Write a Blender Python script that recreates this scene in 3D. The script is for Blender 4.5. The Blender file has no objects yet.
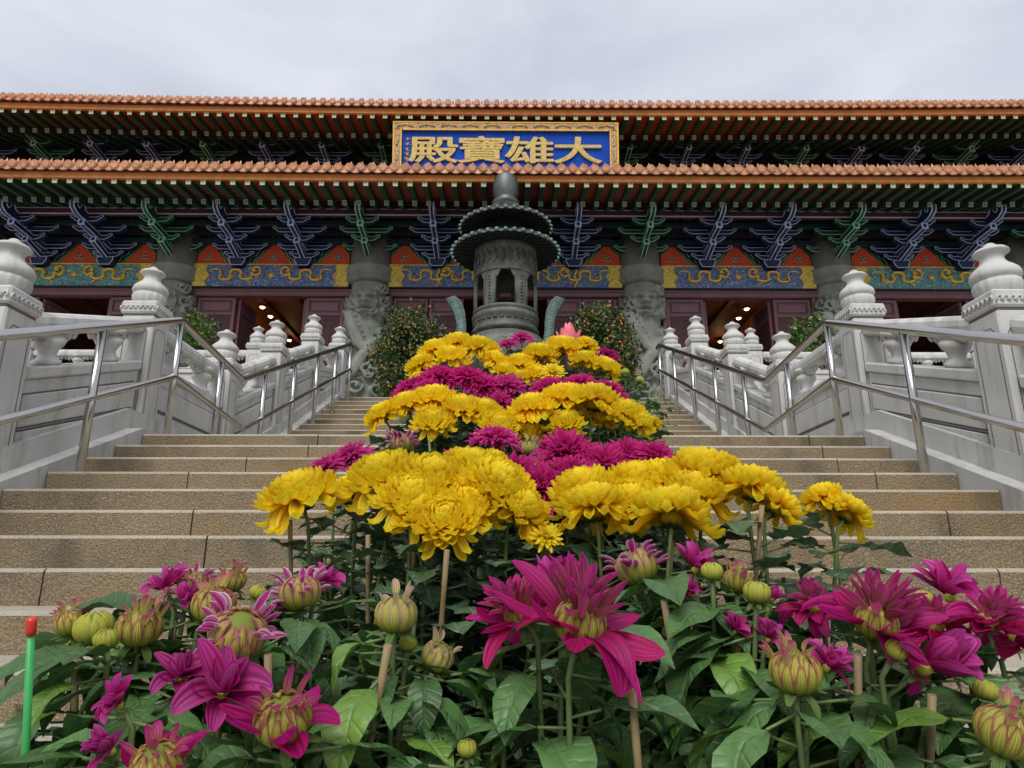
import bpy, bmesh, math, random
import numpy as np
from mathutils import Vector, Matrix
R = math.radians
PI = math.pi
rnd = random.Random(7)
S = bpy.context.scene
C = S.collection

# ------------------------------------------------------------------ camera, world, sun, exposure
EYE = 1.27
cd = bpy.data.cameras.new("camera"); cam = bpy.data.objects.new("camera", cd); C.objects.link(cam)
cam.location = (0, 0, EYE)
cam.rotation_euler = (R(90 + 14.97), 0, R(-0.59))
cd.sensor_width = 36; cd.lens = 680 / 1024 * 36; cd.clip_start = 0.05; cd.clip_end = 3000
S.camera = cam
W = bpy.data.worlds.new("World"); S.world = W; W.use_nodes = True
nt = W.node_tree; nt.nodes.clear()
N = nt.nodes.new; L = nt.links.new
sky = N('ShaderNodeTexSky'); sky.sky_type = 'NISHITA'; sky.sun_disc = False
sky.sun_elevation = R(62); sky.sun_rotation = R(200)
bg1 = N('ShaderNodeBackground'); bg1.inputs[1].default_value = 0.06; L(sky.outputs[0], bg1.inputs[0])
tc = N('ShaderNodeTexCoord'); mp = N('ShaderNodeMapping'); mp.inputs['Scale'].default_value = (1.6, 1.6, 4.2)
no = N('ShaderNodeTexNoise'); no.inputs['Scale'].default_value = 1.7; no.inputs['Detail'].default_value = 5
no.inputs['Roughness'].default_value = 0.5; no.inputs['Distortion'].default_value = 0.3
L(tc.outputs['Generated'], mp.inputs[0]); L(mp.outputs[0], no.inputs[0])
cr = N('ShaderNodeValToRGB'); cr.color_ramp.elements[0].position = 0.33; cr.color_ramp.elements[0].color = (.50, .53, .61, 1)
cr.color_ramp.elements[1].position = 0.72; cr.color_ramp.elements[1].color = (.69, .72, .80, 1)
L(no.outputs[0], cr.inputs[0])
bg2 = N('ShaderNodeBackground'); bg2.inputs[1].default_value = 0.88; L(cr.outputs[0], bg2.inputs[0])
mx = N('ShaderNodeMixShader'); mx.inputs[0].default_value = 0.93
L(bg1.outputs[0], mx.inputs[1]); L(bg2.outputs[0], mx.inputs[2])
wo = N('ShaderNodeOutputWorld'); L(mx.outputs[0], wo.inputs[0])
sd = bpy.data.lights.new("sun", 'SUN'); sd.energy = 2.1; sd.angle = R(40); sd.color = (1, .97, .92)
so = bpy.data.objects.new("sun", sd); C.objects.link(so); so.rotation_euler = (R(38), R(-10), R(0))
so.location = (0, -5, 20)
S.view_settings.view_transform = 'Standard'; S.view_settings.look = 'None'
S.view_settings.exposure = 0.50; S.view_settings.gamma = 1

# ------------------------------------------------------------------ materials
def mat(name, col, rough=.6, metal=0, var=.18, scale=8, bump=0, bscale=60, spec=.5, col2=None, detail=4, thr=None, coat=0, attr=None, sss=0):
    m = bpy.data.materials.new(name); m.use_nodes = True
    t = m.node_tree; b = t.nodes['Principled BSDF']; n = t.nodes.new; l = t.links.new
    b.inputs['Roughness'].default_value = rough; b.inputs['Metallic'].default_value = metal
    b.inputs['Specular IOR Level'].default_value = spec
    if coat: b.inputs['Coat Weight'].default_value = coat; b.inputs['Coat Roughness'].default_value = .15
    tc = n('ShaderNodeTexCoord'); c = tuple(col[:3])
    x = n('ShaderNodeTexNoise'); x.inputs['Scale'].default_value = scale; x.inputs['Detail'].default_value = detail
    l(tc.outputs['Object'], x.inputs[0])
    r = n('ShaderNodeValToRGB'); e = r.color_ramp.elements
    lo, hi = thr or (.3, .7)
    e[0].position = lo; e[1].position = hi
    if col2 is None:
        e[0].color = tuple(v * (1 - var) for v in c) + (1,); e[1].color = tuple(min(1, v * (1 + var)) for v in c) + (1,)
    else:
        e[0].color = c + (1,); e[1].color = tuple(col2[:3]) + (1,)
    l(x.outputs[0], r.inputs[0])
    out = r.outputs[0]
    if attr:   # the pigment of the petal or leaf itself, varied by the noise
        a = n('ShaderNodeAttribute'); a.attribute_name = attr
        mm = n('ShaderNodeMix'); mm.data_type = 'RGBA'; mm.blend_type = 'MULTIPLY'; mm.inputs[0].default_value = 1
        l(a.outputs['Color'], mm.inputs[6]); l(out, mm.inputs[7]); out = mm.outputs[2]
    l(out, b.inputs['Base Color'])
    if bump:
        y = n('ShaderNodeTexNoise'); y.inputs['Scale'].default_value = bscale; y.inputs['Detail'].default_value = 6
        l(tc.outputs['Object'], y.inputs[0])
        bp = n('ShaderNodeBump'); bp.inputs['Strength'].default_value = bump; bp.inputs['Distance'].default_value = .02
        l(y.outputs[0], bp.inputs['Height']); l(bp.outputs[0], b.inputs['Normal'])
    if sss:
        b.inputs['Subsurface Weight'].default_value = sss; b.inputs['Subsurface Radius'].default_value = (.01, .006, .003)
        b.inputs['Subsurface Scale'].default_value = 1
    m['o'] = 1
    return m

def emis(name, col, st):
    m = bpy.data.materials.new(name); m.use_nodes = True; b = m.node_tree.nodes['Principled BSDF']
    b.inputs['Emission Color'].default_value = tuple(col) + (1,); b.inputs['Emission Strength'].default_value = st
    return m

def mixin(m, mask_scale, lo, hi, col, detail=3, seed=0., stretch=(1, 1, 1), amount=1.0, kind='noise'):
    """lay one more colour (dirt, speckle, stain) over a material through a noise mask"""
    t = m.node_tree; b = t.nodes['Principled BSDF']; n = t.nodes.new; l = t.links.new
    src = b.inputs['Base Color'].links[0].from_socket
    tc = n('ShaderNodeTexCoord'); mp = n('ShaderNodeMapping'); mp.inputs['Scale'].default_value = stretch
    mp.inputs['Location'].default_value = (seed, seed * 1.7, seed * .3)
    l(tc.outputs['Object'], mp.inputs[0])
    if kind == 'noise':
        x = n('ShaderNodeTexNoise'); x.inputs['Detail'].default_value = detail
        x.inputs['Scale'].default_value = mask_scale; o = x.outputs[0]
    else:
        x = n('ShaderNodeTexVoronoi'); x.inputs['Scale'].default_value = mask_scale; o = x.outputs['Distance']
    l(mp.outputs[0], x.inputs[0])
    r = n('ShaderNodeMapRange'); r.inputs['From Min'].default_value = lo; r.inputs['From Max'].default_value = hi
    r.inputs['To Max'].default_value = amount; r.clamp = True
    l(o, r.inputs[0])
    k = n('ShaderNodeMix'); k.data_type = 'RGBA'; k.inputs[7].default_value = tuple(col) + (1,)
    l(r.outputs[0], k.inputs[0]); l(src, k.inputs[6]); l(k.outputs[2], b.inputs['Base Color'])
    return m

M = {}
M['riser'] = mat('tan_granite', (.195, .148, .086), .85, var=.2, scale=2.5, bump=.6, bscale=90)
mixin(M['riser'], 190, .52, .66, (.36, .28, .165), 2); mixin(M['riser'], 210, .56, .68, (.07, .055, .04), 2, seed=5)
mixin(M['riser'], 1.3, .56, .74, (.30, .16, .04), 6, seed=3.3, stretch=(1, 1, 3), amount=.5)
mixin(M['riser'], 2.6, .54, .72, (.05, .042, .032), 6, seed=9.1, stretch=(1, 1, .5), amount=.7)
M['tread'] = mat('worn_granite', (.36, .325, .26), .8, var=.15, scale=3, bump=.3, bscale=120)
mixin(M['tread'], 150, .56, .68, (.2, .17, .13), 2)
M['white_stone'] = mat('white_granite', (.50, .495, .47), .75, var=.12, scale=2.2, bump=.25, bscale=160)
mixin(M['white_stone'], 260, .55, .7, (.33, .33, .33), 2, amount=.7)
mixin(M['white_stone'], 2.2, .50, .72, (.27, .26, .225), 6, stretch=(3, 3, .5), amount=.75, seed=2)
mixin(M['white_stone'], 7, .60, .74, (.20, .20, .17), 6, stretch=(2.5, 2.5, .35), amount=.5, seed=6)
M['stone_joint'] = mat('stone_joint', (.13, .12, .11), .9)
M['ground'] = mat('paving', (.30, .28, .25), .85, var=.2, scale=1.5, bump=.3)
M['steel'] = mat('stainless_steel', (.50, .49, .47), .2, 1, var=.06, scale=5)
M['column'] = mat('grey_green_stone', (.255, .27, .225), .85, var=.25, scale=3, bump=.5, bscale=40)
M['column_plain'] = mat('plain_grey_stone', (.22, .215, .185), .8, var=.2, scale=4, bump=.25)
M['mauve'] = mat('mauve_lacquer', (.165, .070, .082), .45, var=.15, scale=3)
M['mauve_dark'] = mat('dark_mauve_lacquer', (.085, .033, .042), .5, var=.1)
M['dark'] = mat('dark_timber', (.02, .016, .018), .8)
M['maroon'] = mat('maroon_beam', (.075, .016, .016), .6, var=.2)
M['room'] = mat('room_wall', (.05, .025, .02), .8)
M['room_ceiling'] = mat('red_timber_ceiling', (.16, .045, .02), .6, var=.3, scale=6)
M['tile'] = mat('terracotta_glaze', (.50, .225, .11), .42, var=.3, scale=7, spec=.5); 
mixin(M['tile'], 14, .55, .72, (.62, .42, .30), 3, amount=.7)
M['tile_roof'] = mat('roof_tile', (.36, .14, .06), .5, var=.25, scale=5)
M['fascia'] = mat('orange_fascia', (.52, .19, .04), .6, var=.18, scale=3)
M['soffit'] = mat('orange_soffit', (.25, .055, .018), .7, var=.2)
M['raft'] = mat('green_rafter', (.012, .055, .03), .6, var=.25, scale=6)
M['raft_end'] = mat('pale_rafter_end', (.52, .60, .38), .6, var=.1)
M['raft_end2'] = mat('grey_rafter_end', (.30, .33, .25), .6, var=.3, scale=30)
M['navy'] = mat('navy_paint', (.006, .013, .052), .55, var=.3, scale=8)
M['green'] = mat('green_paint', (.005, .045, .020), .55, var=.3, scale=8)
M['line_blue'] = mat('pale_lilac_line', (.40, .47, .68), .6, var=.1)
M['line_green'] = mat('pale_green_line', (.26, .52, .34), .6, var=.1)
M['red'] = mat('vermilion_paint', (.56, .06, .015), .55, var=.12)
M['gold'] = mat('gold_paint', (.80, .46, .04), .45, 0, var=.3, scale=20)
M['goldleaf'] = mat('gold_leaf', (.55, .40, .12), .4, .25, var=.25, scale=18, bump=.3, bscale=40)
M['cobalt'] = mat('cobalt_board', (.006, .062, .42), .6, var=.12, scale=3, spec=.15)
M['white_line'] = mat('white_paint', (.6, .62, .55), .6)
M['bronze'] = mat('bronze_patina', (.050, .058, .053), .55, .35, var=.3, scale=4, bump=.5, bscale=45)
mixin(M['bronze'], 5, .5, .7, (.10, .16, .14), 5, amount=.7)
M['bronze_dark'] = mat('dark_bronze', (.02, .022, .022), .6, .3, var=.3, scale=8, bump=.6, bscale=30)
M['bronze_light'] = mat('worn_grey_bronze', (.088, .092, .078), .6, .2, var=.3, scale=4, bump=.6, bscale=40)
mixin(M['bronze_light'], 6, .5, .7, (.17, .20, .17), 5, amount=.6)
M['verdigris'] = mat('verdigris_bronze', (.16, .24, .215), .6, .15, var=.3, scale=10, bump=.4, bscale=60)
M['lamp'] = emis('warm_lamp', (1, .62, .22), 9)
def painted(name, cols, sc):
    m = bpy.data.materials.new(name); m.use_nodes = True; t = m.node_tree; b = t.nodes['Principled BSDF']; n = t.nodes.new; l = t.links.new
    b.inputs['Roughness'].default_value = .55
    tc = n('ShaderNodeTexCoord'); mp = n('ShaderNodeMapping'); mp.inputs['Scale'].default_value = (1, 1, 1.8)
    l(tc.outputs['Object'], mp.inputs[0])
    w = n('ShaderNodeTexNoise'); w.inputs['Scale'].default_value = sc; w.inputs['Detail'].default_value = 1; w.inputs['Distortion'].default_value = 2.2
    l(mp.outputs[0], w.inputs[0])
    r = n('ShaderNodeValToRGB'); r.color_ramp.interpolation = 'CONSTANT'; e = r.color_ramp.elements
    k = len(cols)
    for i, c in enumerate(cols):
        p = .28 + .46 * i / k if i else 0
        el = e[i] if i < 2 else e.new(p)
        el.position = p; el.color = tuple(c) + (1,)
    l(w.outputs[0], r.inputs[0]); l(r.outputs[0], b.inputs['Base Color'])
    return m
_b = (.025, .045, .34); _g = (.02, .19, .10); _p = (.20, .07, .26); _w = (.42, .5, .45); _t = (.03, .24, .26); _r = (.42, .06, .04)
M['waves_blue'] = painted('blue_wave_painting', [_b, (.07, .09, .40), _b, _w, _b, _p, _g, _b, _t, _b, _w, _g, _b, _r, _b], 4.2)
M['waves_green'] = painted('green_wave_painting', [_g, (.03, .25, .14), _g, _w, _b, _g, _t, _g, _w, _t, _g, _p, _g], 4.2)
M['gold_lattice'] = painted('yellow_ornament', [(.80, .58, .05), (.85, .66, .10), (.10, .07, .03), (.80, .56, .04), (.85, .70, .14), (.25, .06, .02), (.80, .56, .05)], 9)
M['border'] = painted('gilt_border', [(.66, .36, .04), (.70, .40, .05), (.45, .42, .34), (.03, .07, .32), (.66, .36, .04), (.62, .34, .04), (.10, .12, .3), (.66, .38, .05)], 6)

# ------------------------------------------------------------------ mesh helpers
class MB:
    def __init__(s): s.v = []; s.f = []; s.m = []; s.sm = []; s.col = []; s.uv = []
    def add(s, vs, fs, mi=0, smooth=False, col=None, uv=None):
        o = len(s.v); s.v += [tuple(v) for v in vs]
        s.f += [tuple(i + o for i in f) for f in fs]; s.m += [mi] * len(fs); s.sm += [smooth] * len(fs)
        s.col += (col if col is not None else [(1, 1, 1)] * len(vs)); s.uv += (uv if uv is not None else [(0, 0)] * len(vs))
    def box(s, x0, x1, y0, y1, z0, z1, mi=0, T=None):
        vs = [Vector(p) for p in ((x0, y0, z0), (x1, y0, z0), (x1, y1, z0), (x0, y1, z0), (x0, y0, z1), (x1, y0, z1), (x1, y1, z1), (x0, y1, z1))]
        if T: vs = [T(v) if callable(T) else T @ v for v in vs]
        s.add(vs, [(0, 3, 2, 1), (4, 5, 6, 7), (0, 1, 5, 4), (1, 2, 6, 5), (2, 3, 7, 6), (3, 0, 4, 7)], mi)
    def cbox(s, x0, x1, y0, y1, z0, z1, c=.01, mi=0, T=None):   # box with chamfered edges
        bm = bmesh.new(); bmesh.ops.create_cube(bm, size=1)
        for v in bm.verts: v.co = Vector(((x0 + x1) / 2 + v.co.x * (x1 - x0), (y0 + y1) / 2 + v.co.y * (y1 - y0), (z0 + z1) / 2 + v.co.z * (z1 - z0)))
        bmesh.ops.bevel(bm, geom=bm.edges[:], offset=c, segments=1, affect='EDGES')
        s.bm(bm, mi, T)
    def bm(s, bm, mi=0, T=None, smooth=False):
        bm.verts.index_update()
        vs = [v.co.copy() for v in bm.verts]
        if T: vs = [T(v) if callable(T) else T @ v for v in vs]
        s.add(vs, [tuple(v.index for v in f.verts) for f in bm.faces], mi, smooth); bm.free()
    def prism(s, poly, y0, y1, mi=0, mi_side=None, T=None):     # poly of (x,z), extruded along y
        n = len(poly); vs = [Vector((x, y0, z)) for x, z in poly] + [Vector((x, y1, z)) for x, z in poly]
        if T: vs = [T(v) if callable(T) else T @ v for v in vs]
        a = sum(poly[i][0] * poly[(i + 1) % n][1] - poly[(i + 1) % n][0] * poly[i][1] for i in range(n))
        fr = tuple(range(n)) if a > 0 else tuple(reversed(range(n)))
        bk = tuple(i + n for i in reversed(fr))
        o = len(s.f)
        s.add(vs, [fr, bk] + [((i + 1) % n, i, i + n, (i + 1) % n + n) if a > 0 else (i, (i + 1) % n, (i + 1) % n + n, i + n) for i in range(n)], mi)
        if mi_side is not None:
            for k in range(o + 2, len(s.f)): s.m[k] = mi_side
    def lathe(s, prof, seg=24, c=(0, 0, 0), mi=0, smooth=True, fn=None, T=None, a0=0, cap=True):
        vs = []
        for r, z in prof:
            for k in range(seg):
                a = a0 + 2 * PI * k / seg; rr = fn(r, z, a) if fn else r
                vs.append(Vector((c[0] + rr * math.cos(a), c[1] + rr * math.sin(a), c[2] + z)))
        if T: vs = [T(v) if callable(T) else T @ v for v in vs]
        fs = []
        for i in range(len(prof) - 1):
            for k in range(seg):
                k2 = (k + 1) % seg; fs.append((i * seg + k, i * seg + k2, (i + 1) * seg + k2, (i + 1) * seg + k))
        if cap: fs.append(tuple(reversed(range(seg)))); fs.append(tuple((len(prof) - 1) * seg + k for k in range(seg)))
        s.add(vs, fs, mi, smooth)
    def tube(s, pts, r, seg=8, mi=0, col=None, T=None, flat=1, cap=True):
        pts = [Vector(p) for p in pts]; n = len(pts)
        rs = r if isinstance(r, (list, tuple)) else [r] * n
        tan = [(pts[min(i + 1, n - 1)] - pts[max(i - 1, 0)]).normalized() for i in range(n)]
        up = Vector((0, 0, 1)) if abs(tan[0].z) < .9 else Vector((0, 1, 0))
        u = (up - tan[0] * up.dot(tan[0])).normalized(); vs = []
        for i in range(n):
            u = (u - tan[i] * u.dot(tan[i])).normalized(); w = tan[i].cross(u)
            for k in range(seg):
                a = 2 * PI * k / seg
                vs.append(pts[i] + u * (math.cos(a) * rs[i]) + w * (math.sin(a) * rs[i] * flat))
        if T: vs = [T(v) if callable(T) else T @ v for v in vs]
        fs = [(i * seg + k, i * seg + (k + 1) % seg, (i + 1) * seg + (k + 1) % seg, (i + 1) * seg + k) for i in range(n - 1) for k in range(seg)]
        if cap: nc = len(fs); fs += [tuple(reversed(range(seg))), tuple((n - 1) * seg + k for k in range(seg))]
        o_ = len(s.sm); s.add(vs, fs, mi, True, col=[col] * len(vs) if col else None)
        if cap: s.sm[o_ + nc] = s.sm[o_ + nc + 1] = False
    def sph(s, c, r, mi=0, sub=1, sc=(1, 1, 1), col=None):
        bm = bmesh.new(); bmesh.ops.create_icosphere(bm, subdivisions=sub, radius=1); bm.verts.index_update()
        vs = [Vector((c[0] + v.co.x * r * sc[0], c[1] + v.co.y * r * sc[1], c[2] + v.co.z * r * sc[2])) for v in bm.verts]
        s.add(vs, [tuple(v.index for v in f.verts) for f in bm.faces], mi, True, col=[col] * len(vs) if col else None); bm.free()
    def grid(s, P, mi=0, smooth=True, col=None, uv=None, closed=False, T=None):   # P[i][j]
        ni, nj = len(P), len(P[0]); vs = [Vector(p) for row in P for p in row]
        if T: vs = [T(v) if callable(T) else T @ v for v in vs]
        fs = [(i * nj + j, i * nj + (j + 1) % nj, (i + 1) * nj + (j + 1) % nj, (i + 1) * nj + j) for i in range(ni - 1) for j in range(nj if closed else nj - 1)]
        s.add(vs, fs, mi, smooth, col, uv)
    def merge(s, o, T=None, mi=None):
        k = len(s.v); s.v += [tuple(T @ Vector(v)) if T else v for v in o.v]
        s.f += [tuple(i + k for i in f) for f in o.f]; s.m += [m if mi is None else mi for m in o.m]; s.sm += o.sm; s.col += o.col; s.uv += o.uv
    def mesh(s, name, mats, attr=False):
        me = bpy.data.meshes.new(name); me.from_pydata(s.v, [], s.f)
        for m in (mats if isinstance(mats, (list, tuple)) else [mats]): me.materials.append(M[m] if isinstance(m, str) else m)
        me.polygons.foreach_set('material_index', s.m); me.polygons.foreach_set('use_smooth', s.sm)
        if attr:
            a = me.attributes.new('Pig', 'FLOAT_COLOR', 'POINT')
            c = np.ones((len(s.v), 4), dtype=np.float32); c[:, :3] = np.array(s.col, dtype=np.float32); a.data.foreach_set('color', c.ravel())
            u = me.uv_layers.new(name='UVMap'); li = np.zeros(len(me.loops), dtype=np.int32); me.loops.foreach_get('vertex_index', li)
            u.data.foreach_set('uv', np.array(s.uv, dtype=np.float32)[li].ravel())
        me.update(); return me
    def obj(s, name, mats, parent=None, attr=False, loc=None):
        o = bpy.data.objects.new(name, s.mesh(name, mats, attr)); C.objects.link(o)
        if parent: o.parent = parent
        if loc: o.location = loc
        return o
def inst(name, me, parent=None, loc=(0, 0, 0), rot=(0, 0, 0), sc=(1, 1, 1)):
    o = bpy.data.objects.new(name, me); C.objects.link(o)
    if parent: o.parent = parent
    o.location = loc; o.rotation_euler = rot; o.scale = sc if isinstance(sc, tuple) else (sc,) * 3
    return o
def thing(name, label, cat, loc=(0, 0, 0), rz=0, group=None):
    o = bpy.data.objects.new(name, None); C.objects.link(o); o.location = loc; o.rotation_euler = (0, 0, rz)
    o.empty_display_size = .1
    return tag(o, label, cat, group)
def tag(o, label, cat, group=None):
    o['label'] = label; o['category'] = cat
    if group: o['group'] = group
    return o
def struct(o): o['kind'] = 'structure'; return o
def at(px, py, z):        # photo pixel at camera depth z -> world point of a real thing standing there
    return cam.matrix_basis @ Vector(((px - 512) / 680 * z, -(py - 384) / 680 * z, -z))

# ------------------------------------------------------------------ ground, stairs, landing, terrace
HW = 2.76                 # half width of the stairs
r1, t1, r2, t2 = .14, .335, .146, .34
Y0 = 5.13                 # landing edge
ZL = EYE + .97            # landing level
Y2 = 7.31; ZT = ZL + 12 * r2; YT = Y2 + 11 * t2
def nose(y):              # height of the nosing line
    if y < Y0: return ZL + (y - Y0) * r1 / t1
    if y < Y2: return ZL
    return min(ZT, ZL + r2 + (y - Y2) * r2 / t2)
b = MB(); b.add([(-900, -900, 0), (900, -900, 0), (900, 1500, 0), (-900, 1500, 0)], [(0, 1, 2, 3)])
struct(b.obj('ground', 'ground'))
b = MB()
def step(y, zt, rise, depth, seed):
    rr = random.Random(seed); x = -HW; cut = -HW + rr.uniform(.7, 2.1)
    while x < HW - .01:
        x2 = min(cut, HW)
        if HW - x2 < .4: x2 = HW
        g = .004
        # riser block a little behind the nosing, tread slab with a chamfered nose
        j = rr.uniform(-.003, .003); w_ = rr.uniform(-.0015, .0015)
        pr = [(y + j, zt - rise - .02), (y + j, zt - .014 + w_), (y + j + .004, zt - .005 + w_), (y + j + .013, zt + w_), (y + depth + .03, zt + w_), (y + depth + .03, zt - rise - .02)]
        xa, xb = x + g, x2 - g
        vs = [(xa, p, q) for p, q in pr] + [(xb, p, q) for p, q in pr]; o_ = len(b.f)
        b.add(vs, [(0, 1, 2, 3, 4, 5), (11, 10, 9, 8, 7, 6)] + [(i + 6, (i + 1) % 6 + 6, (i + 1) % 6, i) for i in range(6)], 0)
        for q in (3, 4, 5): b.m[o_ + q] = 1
        x = x2; cut = x2 + rr.uniform(1.75, 2.15)
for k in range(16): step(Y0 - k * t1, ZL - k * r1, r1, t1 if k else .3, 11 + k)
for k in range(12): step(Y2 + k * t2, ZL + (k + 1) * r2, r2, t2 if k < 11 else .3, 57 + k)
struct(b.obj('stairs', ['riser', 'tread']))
b = MB()
# solid core under the steps so nothing shows through the joints
for k in range(16): b.box(-HW, HW, Y0 - k * t1 + .03, Y0 - k * t1 + .5, 0, ZL - k * r1 - .035)
for k in range(12): b.box(-HW, HW, Y2 + k * t2 + .03, Y2 + k * t2 + .5, 0, ZL + (k + 1) * r2 - .035)
struct(b.obj('stair_core', 'stone_joint'))
b = MB(); b.box(-HW, HW, Y0 + .3, Y2 + .02, ZL - .3, ZL - .001)
for s in (-1, 1):
    x0, x1 = sorted((s * 3.42, s * 26)); b.box(x0, x1, Y0 + .1, 11.55, 0.004, ZL)
struct(b.obj('landing', 'tread'))
b = MB(); b.box(-HW, HW, YT + .28, 11.9, 0.004, ZT - .001); b.box(-30, 30, 11.9, 34, .004, ZT)
for s in (-1, 1):
    x0, x1 = sorted((s * 3.42, s * 30)); b.box(x0, x1, 11.5, 11.9, .004, ZT)
struct(b.obj('terrace', 'white_stone'))

# ------------------------------------------------------------------ stone balustrades
XB = 3.02
def ribbed(r, z, a): return r
FIN = [(.0, .0), (.105, 0), (.118, .02), (.128, .05), (.132, .08), (.126, .105), (.118, .113), (.130, .122), (.138, .14), (.138, .16), (.130, .185), (.108, .212), (.083, .235), (.068, .262), (.064, .285), (.070, .305), (.090, .322), (.098, .330), (.098, .340), (.085, .356), (.052, .372), (.036, .376), (.034, .392), (.022, .404), (.0, .406)]
def fin_fn(r, z, a):
    if .01 < z < .11: return r * (1.02 - .05 * (1 - abs(math.sin(a * 8))) ** 3)
    if .118 < z < .35: return r * (1.01 - .03 * (1 - abs(math.sin(a * 4))) ** 4)
    return r
b = MB(); b.lathe(FIN, 64, fn=fin_fn); FINIAL = b.mesh('finial', 'white_stone')
def newel_mesh(h):
    b = MB(); w = .132
    b.cbox(-w, w, -w, w, -.35, h - .125, .012)
    # sunk panel lines on each face (dark grooves framing a raised panel)
    for k in range(4):
        T = Matrix.Rotation(k * PI / 2, 4, 'Z')
        z0, z1 = .12, h - .22
        pts = [(-.09, z0), (.09, z0), (.09, z1 - .05), (.055, z1), (-.055, z1), (-.09, z1 - .05)]
        n = len(pts)
        for i in range(n):
            a, c = Vector((pts[i][0], -w - .0015, pts[i][1])), Vector((pts[(i + 1) % n][0], -w - .0015, pts[(i + 1) % n][1]))
            d = (c - a).normalized(); q = Vector((-d.z, 0, d.x)) * .0035
            b.add([T @ p for p in (a - q, c - q, c + q, a + q)], [(0, 1, 2, 3)], 1)
        for i in range(7):      # carved scrolls of the cap band
            x = -.12 + i * .040
            b.tube([(x - .018, -.149, h - .085), (x - .008, -.151, h - .05), (x + .012, -.151, h - .045), (x + .018, -.151, h - .065), (x + .006, -.151, h - .075)], .006, 5, 0, T=T)
    b.box(-.126, .126, -.126, .126, h - .130, h - .112, 1)
    b.cbox(-.147, .147, -.147, .147, h - .112, h, .014)
    return b.mesh('newel_post', ['white_stone', 'stone_joint'])
NEWEL = newel_mesh(1.15)
def vase(b, T):
    prof = [(.075, 0), (.085, .01), (.085, .03), (.06, .045), (.05, .07), (.062, .105), (.088, .14), (.098, .165), (.082, .19), (.06, .205), (.06, .215), (.10, .225), (.10, .26)]
    b.lathe(prof, 20, T=T)
    for s in (-1, 1):       # cloud scrolls growing out to both sides under the rail
        P = []
        for k in range(15):
            a = k / 14 * 3.6; rr = .055 * (1 - k / 18)
            P.append((0, s * (.145 + rr * math.cos(PI - a)), .185 + rr * math.sin(a)))
        b.tube(P, [.034 * (1 - .4 * k / 14) for k in range(15)], 8, T=T)
        b.tube([(0, s * .07, .24), (0, s * .15, .25), (0, s * .23, .255)], [.05, .045, .02], 8, T=T)
        b.tube([(0, s * .21, .25), (0, s * .235, .22), (0, s * .225, .195), (0, s * .205, .20)], [.022, .026, .02, .012], 7, T=T)
def balustrade(root, x, segs, along='y', side=1, zf=nose):
    """segs: list of newel positions along the run; panels, vases and rails between neighbours follow the stair line"""
    for k, u in enumerate(segs):
        z = zf(u); n = inst('newel_post', NEWEL, root, (x, u, z) if along == 'y' else (u, x, z)); 
        inst('finial', FINIAL, n, (0, 0, 1.15), (0, 0, rnd.uniform(0, 1)), (1, 1, .88))
    for u0, u1 in zip(segs, segs[1:]):
        g0, g1 = (u0 + .14, u1 - .14) if u1 > u0 else (u0 - .14, u1 + .14)
        za, zb = zf(u0), zf(u1); L_ = u1 - u0; sl = (zb - za) / L_
        def T(v):     # local (v.x across, v.y along, v.z up) -> world, sheared along the slope
            z = za + sl * (v.y - u0) + v.z
            return Vector((x + v.x, v.y, z)) if along == 'y' else Vector((v.y, x + v.x, z))
        b = MB(); b.cbox(-.075, .075, g0, g1, -.1, .60, .008, T=T)
        for sx in (-1, 1):    # stacked raised slabs with dark joints between
            for z0, z1, m in ((.06, .27, .05), (.30, .50, .05)):
                if side is None or True:
                    xx = sorted((sx * .0755, sx * .095)); b.cbox(xx[0], xx[1], g0 + m, g1 - m, z0, z1, .007, T=T)
                    xx = sorted((sx * .0755, sx * .0775)); b.box(xx[0], xx[1], g0 + m - .012, g1 - m + .012, z0 - .012, z1 + .012, 1, T=T)
        b.obj('panel', ['white_stone', 'stone_joint'], root)
        b = MB(); b.cbox(-.10, .10, g0, g1, .60, .68, .012, T=T); b.obj('sill', 'white_stone', root)
        nv = max(2, round(abs(g1 - g0) / .62)); sg = 1 if g1 > g0 else -1
        for q in range(nv):
            u = g0 + (g1 - g0) * (q + .5) / nv; bb = MB()
            def TV(v, u=u): return T(Vector((v.x, u + v.y, v.z + .68)))
            vase(bb, TV); bb.obj('vase_baluster', 'white_stone', root)
        b = MB()
        P = [Vector((0, g0, 1.01)), Vector((0, g1, 1.01))]
        pr = [(-.07, .925), (-.078, .97), (-.07, 1.01), (-.045, 1.035), (0, 1.045), (.045, 1.035), (.07, 1.01), (.078, .97), (.07, .925), (.045, .91), (-.045, .91)]
        vs = [T(Vector((p, g0, q))) for p, q in pr] + [T(Vector((p, g1, q))) for p, q in pr]; n = len(pr)
        b.add(vs, [tuple(range(n)), tuple(reversed(range(n, 2 * n)))] + [(i, i + n, (i + 1) % n + n, (i + 1) % n) for i in range(n)], 0)
        b.obj('handrail', 'white_stone', root)
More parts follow.
